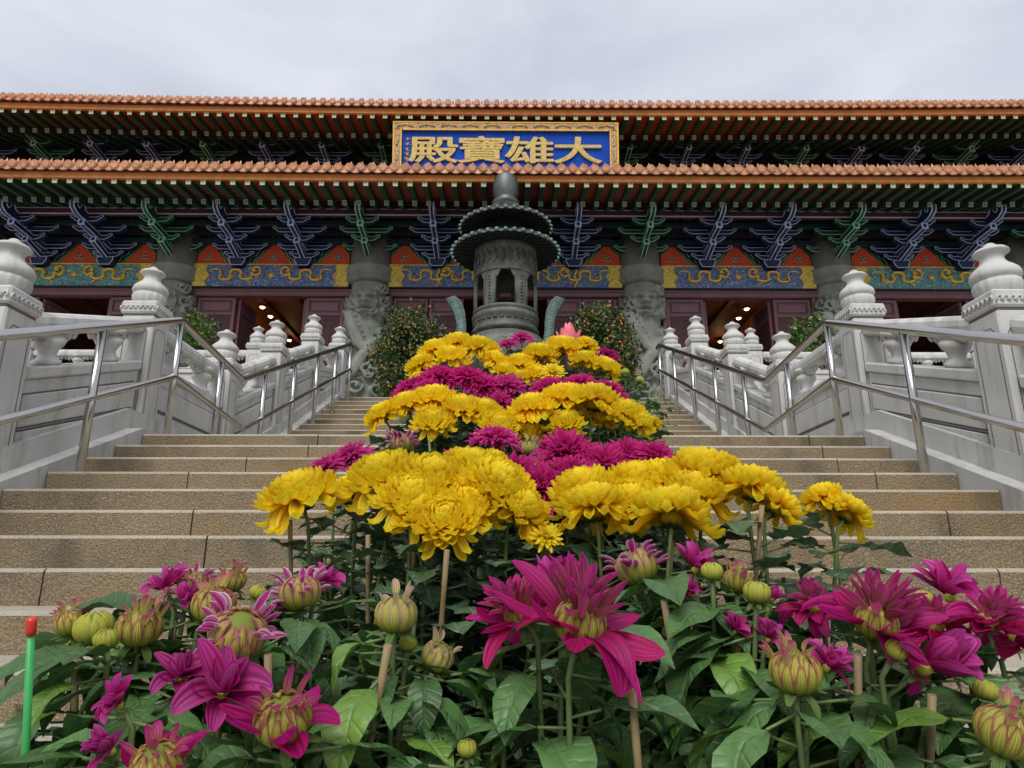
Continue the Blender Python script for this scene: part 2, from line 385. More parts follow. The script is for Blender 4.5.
for s in (-1, 1):
    w = 'left' if s < 0 else 'right'
    root = thing('stone_balustrade', f'white carved stone balustrade with lotus finials climbing the {w} edge of the stairs', 'balustrade', (0, 0, 0), group='white stone balustrades')
    balustrade(root, s * XB, [2.45, 3.85, 5.42, 7.02, 8.52, 10.15, 11.78], 'y', -s)
    # sloping plinth beneath, in two layers
    for ya, yb in ((.1, Y0), (Y0, Y2), (Y2, YT), (YT, 11.95)):
        e = .003
        za, zb = nose(ya + .001), nose(yb - .001)
        if ya == YT: za = zb = ZT
        if ya == Y2: za = ZL + .02
        b = MB()
        for x0, x1, up in ((HW + .004, 2.885, .045), (2.885, 3.44, .20)):
            xa, xb = sorted((s * x0, s * x1))
            vs = [(xa, ya, 0), (xb, ya, 0), (xb, yb, 0), (xa, yb, 0), (xa, ya, za + up), (xb, ya, za + up), (xb, yb, zb + up), (xa, yb, zb + up)]
            b.add(vs, [(0, 3, 2, 1), (4, 5, 6, 7), (0, 1, 5, 4), (1, 2, 6, 5), (2, 3, 7, 6), (3, 0, 4, 7)], 0)
        b.obj('plinth', ['white_stone'], root)
for s in (-1, 1):
    w = 'left' if s < 0 else 'right'
    root = thing('stone_balustrade', f'white stone balustrade running along the front of the terrace, {w} of the stairs', 'balustrade', (0, 0, 0), group='white stone balustrades')
    balustrade(root, 11.78, [s * v for v in (4.5, 6.75, 8.6, 10.45, 12.3)], 'x', 1, zf=lambda u: ZT)
    b = MB(); xa, xb = sorted((s * 3.24, s * 4.36)); b.cbox(xa, xb, 11.71, 11.85, ZT, ZT + .68, .01); b.cbox(xa, xb, 11.70, 11.86, ZT + .93, ZT + 1.07, .03)
    b.obj('end_panel', 'white_stone', root)

# ------------------------------------------------------------------ steel handrails
for s in (-1, 1):
    w = 'left' if s < 0 else 'right'; x = s * 2.6
    root = thing('steel_handrail', f'stainless steel handrail with two tubes on the {w} side of the stairs', 'handrail', (0, 0, 0), group='steel handrails')
    top = [(x, .6, nose(.6) + .93), (x, 5.16, ZL + .93), (x, 6.52, ZL + .81), (x, 10.9, EYE + 3.6), (x, 11.06, EYE + 3.6)]
    mid = [(x, .6, nose(.6) + .46), (x, 5.16, ZL + .46), (x, 6.66, ZL + .34), (x, 10.9, EYE + 3.16), (x, 11.06, EYE + 3.16)]
    for nm, P, r in (('top_rail', top, .030), ('mid_rail', mid, .025)):
        Q = [Vector(P[0])]
        for i in range(1, len(P) - 1):
            a, c, d = Vector(P[i - 1]), Vector(P[i]), Vector(P[i + 1])
            Q += [c + (a - c).normalized() * .03, c, c + (d - c).normalized() * .03]
        Q.append(Vector(P[-1])); b = MB(); b.tube(Q, r, 14); b.obj(nm, 'steel', root)
    def hh(y, P):
        for a, c in zip(P, P[1:]):
            if a[1] <= y <= c[1]: return a[2] + (c[2] - a[2]) * (y - a[1]) / (c[1] - a[1])
    for y in (.75, 1.75, 2.95, 4.18, 5.17, 6.0, 7.12, 8.1, 9.05, 10.0, 10.92):
        b = MB(); zb = nose(y) if y < Y0 else (ZL if y < Y2 else ZL + r2 * (1 + math.floor((y - Y2) / t2 + 1e-6)))
        if y < Y0: zb = ZL - r1 * math.ceil((Y0 - y) / t1 - 1e-6)
        zb = min(zb, ZT)
        b.tube([(x, y, zb + .002), (x, y, hh(y, top))], .026, 14)
        p = b.obj('post', 'steel', root)

# ------------------------------------------------------------------ the hall
E0 = EYE
hall = thing('temple_hall', 'wide Chinese temple hall with two tiled eaves above the stairs', 'temple', (0, 16, ZT))
def HO(b, name, mats, parent=None, attr=False):      # mesh built in world coordinates, parented to the hall
    o = b.obj(name, mats, parent or hall, attr)
    if parent is None: o.location = (-hall.location.x, -hall.location.y, -hall.location.z)
    return o
HINV = -hall.location
COLX = [-18.1, -13.2, -8.3, -3.42, 3.42, 8.3, 13.2, 18.1]
# --- dragon columns
def column_mesh():
    b = MB(); nz, na = 260, 150; H = 4.14; r0 = .50; P = []
    rr = random.Random(3); blobs = [(rr.uniform(0, 2 * PI), rr.uniform(.1, H - .2), rr.uniform(.12, .21)) for _ in range(90)]
    th = np.linspace(0, 2 * PI, na, endpoint=False)
    for i in range(nz):
        z = H * i / (nz - 1)
        d = np.zeros(na)
        # two intertwined dragon bodies winding round the shaft
        for ph, turns, amp in ((0.3, 1.35, .35), (3.0, -1.15, .3)):
            zc = z + .12 * np.sin(z * 5 + ph)
            t0 = ph + turns * zc * 1.55 + amp * np.sin(zc * 4.2)
            da = (th - t0 + PI) % (2 * PI) - PI; dist = np.abs(da) * r0 * .62; w = .10
            body = np.where(dist < w, np.sqrt(np.clip(1 - (dist / w) ** 2, 0, 1)), 0)
            sc = .012 * np.abs(np.sin(z * 55)) * np.abs(np.cos(da * 14))
            if z < H - .75: d = np.maximum(d, (body ** .6) * (.115 + sc))
            cr = np.where((da > 0) & (dist > w * .7) & (dist < w * 1.35), .03 * (np.sin(z * 46) > 0), 0)
            if z < H - .75: d = np.maximum(d, cr)
        for (ba, bz, br) in blobs:      # cloud scrolls
            if abs(z - bz) > br: continue
            da = ((th - ba + PI) % (2 * PI) - PI) * r0; q = np.sqrt(da ** 2 + (z - bz) ** 2)
            ang = np.arctan2(z - bz, da)
            sw = .095 * np.clip(.5 + 1.4 * np.sin(q / br * 8 - ang), 0, 1) * (q < br)
            d = np.maximum(d, sw)
        # lion-like dragon mask facing the stairs near the top
        da = ((th + PI / 2 + PI) % (2 * PI) - PI) * r0; zz = z - (H - .62)
        def g(cx, cz, sx, sz, a): return a * np.exp(-(((da - cx) / sx) ** 2 + ((zz - cz) / sz) ** 2))
        face = g(0, 0, .24, .30, .09) + g(0, -.06, .075, .07, .075) + g(-.06, -.07, .04, .04, .03) + g(.06, -.07, .04, .04, .03) + g(0, .10, .04, .10, .035) \
            + g(-.12, .13, .075, .035, .06) + g(.12, .13, .075, .035, .06) - g(-.11, .065, .04, .028, .05) - g(.11, .065, .04, .028, .05) + g(-.11, .065, .018, .018, .04) + g(.11, .065, .018, .018, .04) \
            + g(0, -.155, .12, .022, .04) - g(0, -.20, .13, .028, .07) + g(0, -.27, .10, .03, .05) + g(-.25, .22, .05, .11, .06) + g(.25, .22, .05, .11, .06) \
            + g(-.3, -.02, .05, .09, .05) + g(.3, -.02, .05, .09, .05)
        d = np.where(np.sqrt((da / .30) ** 2 + (zz / .36) ** 2) < 1, face * 1.25, d)
        rad = r0 - .05 + d * 1.6
        P.append([(rad[k] * math.cos(th[k]), rad[k] * math.sin(th[k]), z) for k in range(na)])
    b.grid(P, 0, True, closed=True); return b.mesh('carved_shaft', 'column')
SH = column_mesh()
b = MB(); b.lathe([(.50, -.05), (.60, 0), (.615, .03), (.60, .06), (.60, .30), (.625, .33), (.61, .37), (.56, .40), (.52, .42), (.52, 1.25)], 48); CAPM = b.mesh('collar', 'column_plain')
b = MB(); b.lathe([(.80, 0), (.80, .16), (.72, .2), (.75, .28), (.72, .36), (.60, .4), (.56, .42)], 40); BASEM = b.mesh('plinth', 'column_plain')
for i, x in enumerate(COLX):
    c = inst('column', BASEM, hall, (x, 0, 0))
    inst('carved_shaft', SH, c, (0, 0, 0), (0, 0, 0)); inst('collar', CAPM, c, (0, 0, 4.12))
# offset: shaft reaches z=4.52 above terrace; collar to 5.4
# --- walls, beams and doors between columns
def rowh(py, d): return E0 + d * math.tan(R(14.97) + math.atan((384 - py) / 680))
zb0 = rowh(287, 15.75); zb1 = rowh(264.5, 15.75); zb2 = rowh(241, 15.8)      # beam bottom, beam top, top of the cloud boards
ZLIN = rowh(297, 15.9)
def mountain(w, h):
    half = [(0, 0), (.10, .03), (.17, .11), (.215, .12), (.25, .27), (.30, .33), (.335, .50), (.375, .56), (.40, .70), (.44, .78), (.47, .93), (.5, 1)]
    P = [((-.5 + a) * w, c * h) for a, c in half] + [((.5 - a) * w, c * h) for a, c in reversed(half[:-1])]
    return P
def dragon_part(w):
    b = MB(); pts = []; n = 60
    for k in range(n):
        t = k / (n - 1); x = (-.46 + .80 * t) * w
        z = .12 * math.sin(t * 12.5 + .5) * 1.25 * (1 - .2 * t); pts.append((x - .060 * math.sin(t * 25 + 1.0), -.012, z))
    for k in range(26):    # coiling neck and head
        a = k / 25 * 4.6; q = .125 * (1 - .3 * k / 25)
        pts.append((.40 * w + q * math.sin(a), -.014, pts[n - 1][2] * (1 - k / 25) + .05 - q * math.cos(a) + .05 * (k / 25)))
    m = len(pts); b.tube(pts, [.018 + .046 * min(1, k / 18) * (1 - .25 * k / m) for k in range(m)], 8, flat=.45)
    e = pts[-1]
    b.sph((e[0] + .03, -.02, e[2]), .05, 0, 1, (1.2, .4, .8)); b.tube([(e[0], -.02, e[2] + .02), (e[0] - .05, -.02, e[2] + .09), (e[0] - .10, -.02, e[2] + .10)], .009, 6)
    for k in (12, 24, 36, 50):     # legs with claws
        p = pts[k]; dz = -.09 if k % 24 else .08
        b.tube([(p[0], -.014, p[2]), (p[0] + .05, -.016, p[2] + dz * .6), (p[0] + .09, -.016, p[2] + dz)], [.018, .014, .009], 6)
        for q in (-.03, 0, .03): b.tube([(p[0] + .09, -.016, p[2] + dz), (p[0] + .115, -.016, p[2] + dz * 1.1 + q)], .005, 5)
    return b.mesh('dragon', 'gold')
bays = list(zip(COLX, COLX[1:]))
door_root = []
def fracs(n): return [(k + .5) / n for k in range(n)]
BRX = []          # bracket positions (x, is_column)
for x in COLX: BRX.append((x, True))
for x0, x1 in bays:
    n = 4 if x1 - x0 > 6 else 3
    for k in range(1, n): BRX.append((x0 + (x1 - x0) * k / n, False))
DRG = {}
for bi, (x0, x1) in enumerate(bays):
    a, c = x0 + .50, x1 - .50; W_ = c - a; mid = (a + c) / 2
    ctr = x1 - x0 > 6; outer = abs(mid) > 10
    green_bg = (abs(mid) > 9)
    b = MB(); b.box(a, c, 15.78, 16.1, zb0, zb1, 0); b.box(a, c, 15.76, 16.1, zb0 - .035, zb0, 1); b.box(a, c, 15.77, 16.1, zb1 - .025, zb1, 2)
    beam = HO(b, 'painted_beam', ['waves_green' if green_bg else 'waves_blue', 'dark', 'gold'])
    # yellow end blocks with pointed inner edges
    hh_ = zb1 - .03 - zb0
    for s, xe in ((1, a), (-1, c)):
        b = MB()
        pl = [(xe, 0), (xe + s * .36, 0), (xe + s * .30, .25 * hh_), (xe + s * .40, .5 * hh_), (xe + s * .30, .75 * hh_), (xe + s * .36, hh_), (xe, hh_)]
        b.prism([(p, zb0 + q) for p, q in pl], 15.765, 15.79, 0)
        b.tube([(p, 15.762, zb0 + q) for p, q in pl[1:6]], .012, 5, 1)
        b.obj('end_ornament', ['gold_lattice', 'gold'], beam)
    if ctr:
        for s in (-1, 1):
            b = MB(); b.tube([(mid + s * 1.72 + q * .07, 15.76, zb0 + hh_ * p) for p, q in ((0, 0), (.25, 1), (.5, 0), (.75, 1), (1, 0))], .034, 5, 0)
            b.obj('zigzag_band', 'gold_lattice', beam)
    nd = 4 if ctr else 2
    dw = 1.28
    if 'd' not in DRG: DRG['d'] = dragon_part(dw)
    ds = [(-2.0, 1), (2.0, -1), (-.95, 1), (.95, -1)] if ctr else [(-.88, 1), (.88, -1)]
    for dx, s in ds: inst('dragon', DRG['d'], beam, (mid + dx, 15.765, (zb0 + zb1) / 2), (0, 0, 0) , (s, 1, 1.0))
    b = MB(); b.sph((mid, 15.765, (zb0 + zb1) / 2), .055, 0, 2, (1, .35, 1))
    for k in range(8): b.tube([(mid + .06 * math.cos(k * PI / 4), 15.765, (zb0 + zb1) / 2 + .06 * math.sin(k * PI / 4)), (mid + .1 * math.cos(k * PI / 4 + .3), 15.765, (zb0 + zb1) / 2 + .1 * math.sin(k * PI / 4 + .3))], [.016, .004], 5)
    b.obj('pearl', 'gold', beam)
    # cloud boards between the brackets
    b = MB(); b.box(x0, x1, 15.90, 16.15, zb1, zb2 + .5, 0); b.box(a, c, 15.86, 15.93, zb1, zb1 + .03, 1)
    HO(b, 'bracket_board', ['navy', 'line_green'])
    n = 4 if ctr else 3; w = (x1 - x0) / n
    for k in range(n):
        cx = x0 + w * (k + .5); b = MB(); hh2 = zb2 - zb1
        cut = lambda P: [(max(a + .03, min(c - .03, cx + p)), zb1 + q) for p, q in P]
        for sc_w, sc_h, y, mi in ((1.45, 1.32, 15.885, 1), (1.37, 1.27, 15.878, 0), (1.14, 1.12, 15.870, 1), (1.08, 1.07, 15.862, 0), (.98, .96, 15.856, 3), (.95, .94, 15.85, 2)):
            b.prism(cut(mountain(w * sc_w * .98, hh2 * sc_h)), y, 15.9, mi)
        for dx, dz in ((-.055, 0), (.055, 0), (0, .085)):
            b.sph((cx + dx, 15.845, zb1 + .19 + dz), .044, 1, 2, (1, .3, 1)); b.sph((cx + dx, 15.84, zb1 + .19 + dz), .032, 4, 2, (1, .4, 1))
        HO(b, 'cloud_panel', ['green', 'line_green', 'red', 'gold', 'navy'])
    # lintel, jambs, door leaves
    b = MB(); b.cbox(a - .1, c + .1, 15.86, 16.12, ZLIN, zb0 - .04, .02); b.box(a - .1, c + .1, 15.83, 15.88, zb0 - .09, zb0 - .038)
    HO(b, 'lintel', 'mauve')
    for s, xe in ((1, a), (-1, c)):
        b = MB(); xx = sorted((xe + s * .0, xe + s * .10)); b.cbox(xx[0], xx[1], 15.88, 16.1, ZT + .02, ZLIN - .003, .015); HO(b, 'door_jamb', 'mauve')
    b = MB(); b.box(a, c, 15.9, 16.1, ZT + .004, ZT + .16); HO(b, 'threshold', 'mauve_dark')
    hD = ZLIN - .02 - ZT - .165
    leafw = .86 if ctr else .94
    key = leafw
    if key not in DRG:
        b = MB(); f = .075
        b.cbox(0, f, -.035, .035, 0, hD, .008); b.cbox(leafw - f, leafw, -.035, .035, 0, hD, .008)
        rails = [0, .95, 1.10, hD - .46, hD - .07]
        for z in rails: b.cbox(f, leafw - f, -.032, .032, z, z + (.07 if z < hD - .1 else .07), .006)
        b.box(f, leafw - f, -.01, .012, .07, .95, 1); b.box(f, leafw - f, -.01, .012, hD - .39, hD - .07, 1)
        b.cbox(f + .06, leafw - f - .06, -.026, -.008, hD - .34, hD - .12, .006); b.cbox(f + .06, leafw - f - .06, -.026, -.008, .15, .86, .01)
        P0_, P1_ = 1.17, hD - .46; b.box(f, leafw - f, .004, .012, P0_, P1_, 1)
        LD = b.mesh('door_leaf', ['mauve', 'mauve_dark'])
        b = MB(); ww = leafw - 2 * f; st = .13
        nx = max(3, round(ww / st)); st = ww / nx; nz = round((P1_ - P0_) / st); sz = (P1_ - P0_) / nz
        for i in range(nx):
            for j in range(nz):
                cx, cz = f + st * (i + .5), P0_ + sz * (j + .5)
                ring = [(cx + st * .5 * math.cos(q * PI / 4), -.012, cz + sz * .5 * math.sin(q * PI / 4)) for q in range(9)]
                b.tube(ring, .010, 4, cap=False)
                b.tube([(cx - st / 2, -.010, cz - sz / 2), (cx + st / 2, -.010, cz + sz / 2)], .008, 4); b.tube([(cx - st / 2, -.010, cz + sz / 2), (cx + st / 2, -.010, cz - sz / 2)], .008, 4)
        DRG[key] = (LD, b.mesh('lattice', 'mauve'))
    LD, LT = DRG[key]
    pos = []
    if ctr: pos = [(a + .12, 0), (a + .12 + leafw + .03, 0), (c - .12 - leafw, 0), (c - .15 - 2 * leafw, 0)]
    else: pos = [(a + .12, 0), (c - .12 - leafw, 0)]
    for k, (xx, yy) in enumerate(pos):
        d = inst('door', LD, hall, Vector((xx, 15.99, ZT + .165)) + HINV); inst('lattice', LT, d)
    if not ctr:    # leaves folded inwards, edge on
        for xx, ang in ((a + .12 + leafw + .06, 86), (c - .12 - leafw - .06, 94)):
            d = inst('door', LD, hall, Vector((xx, 16.06, ZT + .165)) + HINV, (0, 0, R(ang))); inst('lattice', LT, d)
# back room
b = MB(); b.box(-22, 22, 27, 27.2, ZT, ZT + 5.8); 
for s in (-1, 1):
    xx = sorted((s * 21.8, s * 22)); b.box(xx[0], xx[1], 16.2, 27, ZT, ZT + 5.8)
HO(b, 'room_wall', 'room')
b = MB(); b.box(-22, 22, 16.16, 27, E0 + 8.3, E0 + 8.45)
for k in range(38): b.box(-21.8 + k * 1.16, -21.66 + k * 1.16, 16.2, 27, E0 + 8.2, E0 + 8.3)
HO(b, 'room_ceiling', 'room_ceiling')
for bi, s in ((0, -1), (1, 1)):
    for px, py, d in ((263, 307.7, 19.6), (271, 317, 20.8), (289.6, 340.6, 24.2)):
        dd = d; z = E0 + 7.44
        x = s * (505 - px) / 680 * (dd * .966 + 6.2 * .259)
        z = rowh(py, dd); x = s * (505 - px) / 680 * (dd * .966 + (z - E0) * .259)
        t = thing('ceiling_lamp', f"round warm lamp glowing inside the {'left' if s < 0 else 'right'} doorway, {'highest' if py < 310 else 'second' if py < 330 else 'lowest'} of three", 'lamp', (x, dd, z), group='lamps inside the hall')
        b = MB(); b.lathe([(.10, .07), (.13, .05), (.13, 0), (.11, -.01)], 20); b.tube([(0, 0, .05), (0, 0, E0 + 8.3 - z)], .012, 6); b.obj('housing', 'mauve_dark', t)
        ld = bpy.data.lights.new('glow', 'POINT'); ld.energy = 4; ld.color = (1, .6, .3); ld.shadow_soft_size = .15; lo_ = bpy.data.objects.new('glow', ld); C.objects.link(lo_); lo_.parent = t; lo_.location = (0, -.1, -.3)
        b = MB(); b.sph((0, 0, -.01), .075, 0, 2, (1, 1, .7)); b.obj('bulb', 'lamp', t)
    # gilded altar canopy with a lit lantern seen low in the doorway
    p = (s * (505 - 243) / 680 * 24.2, 23.4, rowh(344, 23.4))
    t = thing('altar_lantern', f"orange glowing lantern low inside the {'left' if s < 0 else 'right'} doorway", 'lantern', p, group='altar lanterns')
    b = MB(); b.lathe([(.12, -.22), (.26, -.18), (.36, 0), (.30, .16), (.12, .24)], 20); b.obj('shade', emis('orange_lantern', (1, .36, .04), 1.3), t)
    b = MB(); b.lathe([(.14, .24), (.14, .30)], 16); b.tube([(0, 0, .3), (0, 0, 2.1)], .012, 6); b.obj('cap', 'gold', t)
    b = MB(); b.lathe([(.12, -.23), (.05, -.30), (.04, -.5)], 12); b.obj('tassel', 'red', t)

# --- brackets
def inset_prism(b, poly, y0, y1, mi_fill, mi_line, rim=.020):
    bm = bmesh.new(); vs = [bm.verts.new((x, y0, z)) for x, z in poly]; f = bm.faces.new(vs); bm.normal_update()
    if f.normal.y > 0: f.normal_flip()
    r = bmesh.ops.inset_individual(bm, faces=[f], thickness=rim, use_even_offset=True)
    inner = [v.co.copy() for v in f.verts]; bm.free()
    b.prism(poly, y0, y1, mi_line, mi_fill)
    b.prism([(v.x, v.z) for v in inner], y0 - .006, y0 + .01, mi_fill)
def arm_poly(w, h):
    hw = w / 2; q = .13
    P = [(-hw, h * 1.30), (-hw - .012, h * 1.05), (-hw + q * .12, h * .72), (-hw + q * .50, h * .60), (-hw + q * .75, h * .30), (-hw + q * 1.15, h * .10), (-hw + q * 1.6, 0)]
    Q = [(-hw + q * .55, h * 1.30), (-hw + q * .75, h * 1.02), (-hw + q * 1.2, h * .92)]
    return P + [(-x, z) for x, z in reversed(P)] + [(-x, z) for x, z in Q] + list(reversed(Q))
def slant(b, p0, p1, w, h, mf, ml):      # slanting arm with pale outlines on its underside and sides
    p0, p1 = Vector(p0), Vector(p1); d = (p1 - p0); Ln = d.length
    rot = Matrix.Translation(p0) @ Matrix(((1, 0, 0, 0), (0, -d.y / Ln, -d.z / Ln * -1, 0), (0, 0, 0, 0), (0, 0, 0, 1)))
    yv = d / Ln; xv = Vector((1, 0, 0)); zv = xv.cross(yv) * (1 if xv.cross(yv).z > 0 else -1)
    T = Matrix(((xv.x, yv.x, zv.x, p0.x), (xv.y, yv.y, zv.y, p0.y), (xv.z, yv.z, zv.z, p0.z), (0, 0, 0, 1)))
    b.box(-w / 2, w / 2, 0, Ln, -h / 2, h / 2, mf, T)
    e = .021
    for sx in (-1, 1):
        for sz in (-1, 1):
            x0, x1 = sorted((sx * (w / 2 - e), sx * (w / 2 + .004))); z0, z1 = sorted((sz * (h / 2 - e), sz * (h / 2 + .004)))
            b.box(x0, x1, .01, Ln - .01, z0, z1, ml, T)
    # square painted head
    b.box(-w / 2 - .018, w / 2 + .018, Ln - .012, Ln + .010, -h / 2 - .014, h / 2 + .014, 2, T)
    b.box(-w / 2 + .022, w / 2 - .022, Ln + .008, Ln + .016, -h / 2 + .022, h / 2 - .022, mf, T)
def bracket_meshes(mf, ml, mh):
    mats = [mf, ml, mh]; out = []
    for (y, z, w, nm) in ((0, .24, .74, 'cross_arm'), (0, .46, 1.36, 'cross_arm'), (-.5, .46, .70, 'cross_arm'), (-.5, .68, 1.30, 'cross_arm'), (-1.0, .68, .78, 'cross_arm')):
        b = MB(); inset_prism(b, [(p, z + q) for p, q in arm_poly(w, .130)], y - .06, y + .06, 0, 1)
        for s in (-1, 0, 1):   # little blocks carrying the next arm
            if s or True: b.cbox(s * (w / 2 - .09) - .055, s * (w / 2 - .09) + .055, y - .055, y + .055, z + .147, z + .205, .012, 0)
        out.append((nm, b.mesh(nm, mats)))
    b = MB(); slant(b, (0, .08, .20), (0, -.70, .40), .115, .13, 0, 1); out.append(('projecting_arm', b.mesh('projecting_arm', mats)))
    b = MB(); slant(b, (0, .08, .50), (0, -1.22, .585), .115, .13, 0, 1); out.append(('projecting_arm', b.mesh('projecting_arm', mats)))
    b = MB()       # curled cloud head on top
    P = [(-.9, .70), (-1.30, .66), (-1.48, .68), (-1.62, .76), (-1.66, .88), (-1.58, .96), (-1.49, .93), (-1.50, .86), (-1.44, .82), (-1.38, .88), (-1.36, .98), (-1.28, 1.0), (-1.22, .90), (-1.1, .86), (-.2, .98), (-.2, .82)]
    n = len(P)
    for x0, x1, mi in ((-.045, .045, 0),):
        vs = [(x0, y, z) for y, z in P] + [(x1, y, z) for y, z in P]
        b.add(vs, [tuple(range(n)), tuple(reversed(range(n, 2 * n)))] + [(i, i + n, (i + 1) % n + n, (i + 1) % n) for i in range(n)], 0)
    for xx in (-.045, .045): b.tube([(xx, y, z) for y, z in P[:14]], .016, 5, 1)
    out.append(('cloud_head', b.mesh('cloud_head', mats)))
    b = MB(); b.prism([(-.13, 0), (.13, 0), (.20, .13), (.20, .21), (-.20, .21), (-.20, .13)], -.13, .10, 0); inset_prism(b, [(-.135, .0), (.135, .0), (.205, .13), (.205, .215), (-.205, .215), (-.205, .13)], -.14, .10, 0, 1)
    base = b.mesh('bracket', mats)
    return base, out
BK = {True: bracket_meshes('green', 'line_green', 'line_green'), False: bracket_meshes('navy', 'line_blue', 'line_blue')}
def place_bracket(x, y, z, iscol, sc=1.0):
    base, parts = BK[iscol]; r = inst('bracket', base, hall, Vector((x, y, z)) + HINV, (0, 0, 0), sc)
    for nm, me in parts: inst(nm, me, r)
YB = 15.72; ZB = E0 + 7.20
for x, ic in BRX: place_bracket(x, YB, ZB, ic)
UX, UZ = 1.87, 3.36
UCOL = [-17.7, -12.9, -8.3, -3.42, 3.42, 8.3, 12.9, 17.7]
UBX = [(x, True) for x in UCOL]
for x0, x1 in zip(UCOL, UCOL[1:]):
    n = 4 if x1 - x0 > 6 else 3
    for k in range(1, n): UBX.append((x0 + (x1 - x0) * k / n, False))
for x, ic in UBX: place_bracket(x, YB + UX, ZB + UZ, ic)
def beams(dy, dz, X):
    for (y, z, h, mi, line) in ((-1.0, .88, .17, 'maroon', 'line_blue'), (-.5, .88, .10, 'navy', 'green'), (.02, .66, .12, 'navy', 'green'), (-1.02, 1.12, .20, 'maroon', None), (.03, .88, .5, 'dark', None)):
        b = MB(); b.box(-X, X, YB + dy + y - .055, YB + dy + y + .055, ZB + dz + z, ZB + dz + z + h, 0)
        if line: b.box(-X, X, YB + dy + y - .066, YB + dy + y - .05, ZB + dz + z - .006, ZB + dz + z + .022, 1); b.box(-X, X, YB + dy + y - .066, YB + dy + y - .05, ZB + dz + z + h - .02, ZB + dz + z + h - .006, 1)
        HO(b, 'eave_beam', [mi, line or mi])
beams(0, 0, 19); beams(UX, UZ, 18)
b = MB(); b.box(-18.6, 18.6, 15.95, 16.15, zb2 + .3, E0 + 9.4); HO(b, 'upper_wall', 'dark')
b = MB(); b.box(-18, 18, 17.75, 17.95, E0 + 8.6, E0 + 12.9)
for s in (-1, 1):
    xx = sorted((s * 17.8, s * 18)); b.box(xx[0], xx[1], 17.95, 28, E0 + 8.6, E0 + 12.9)
HO(b, 'upper_wall', 'dark')
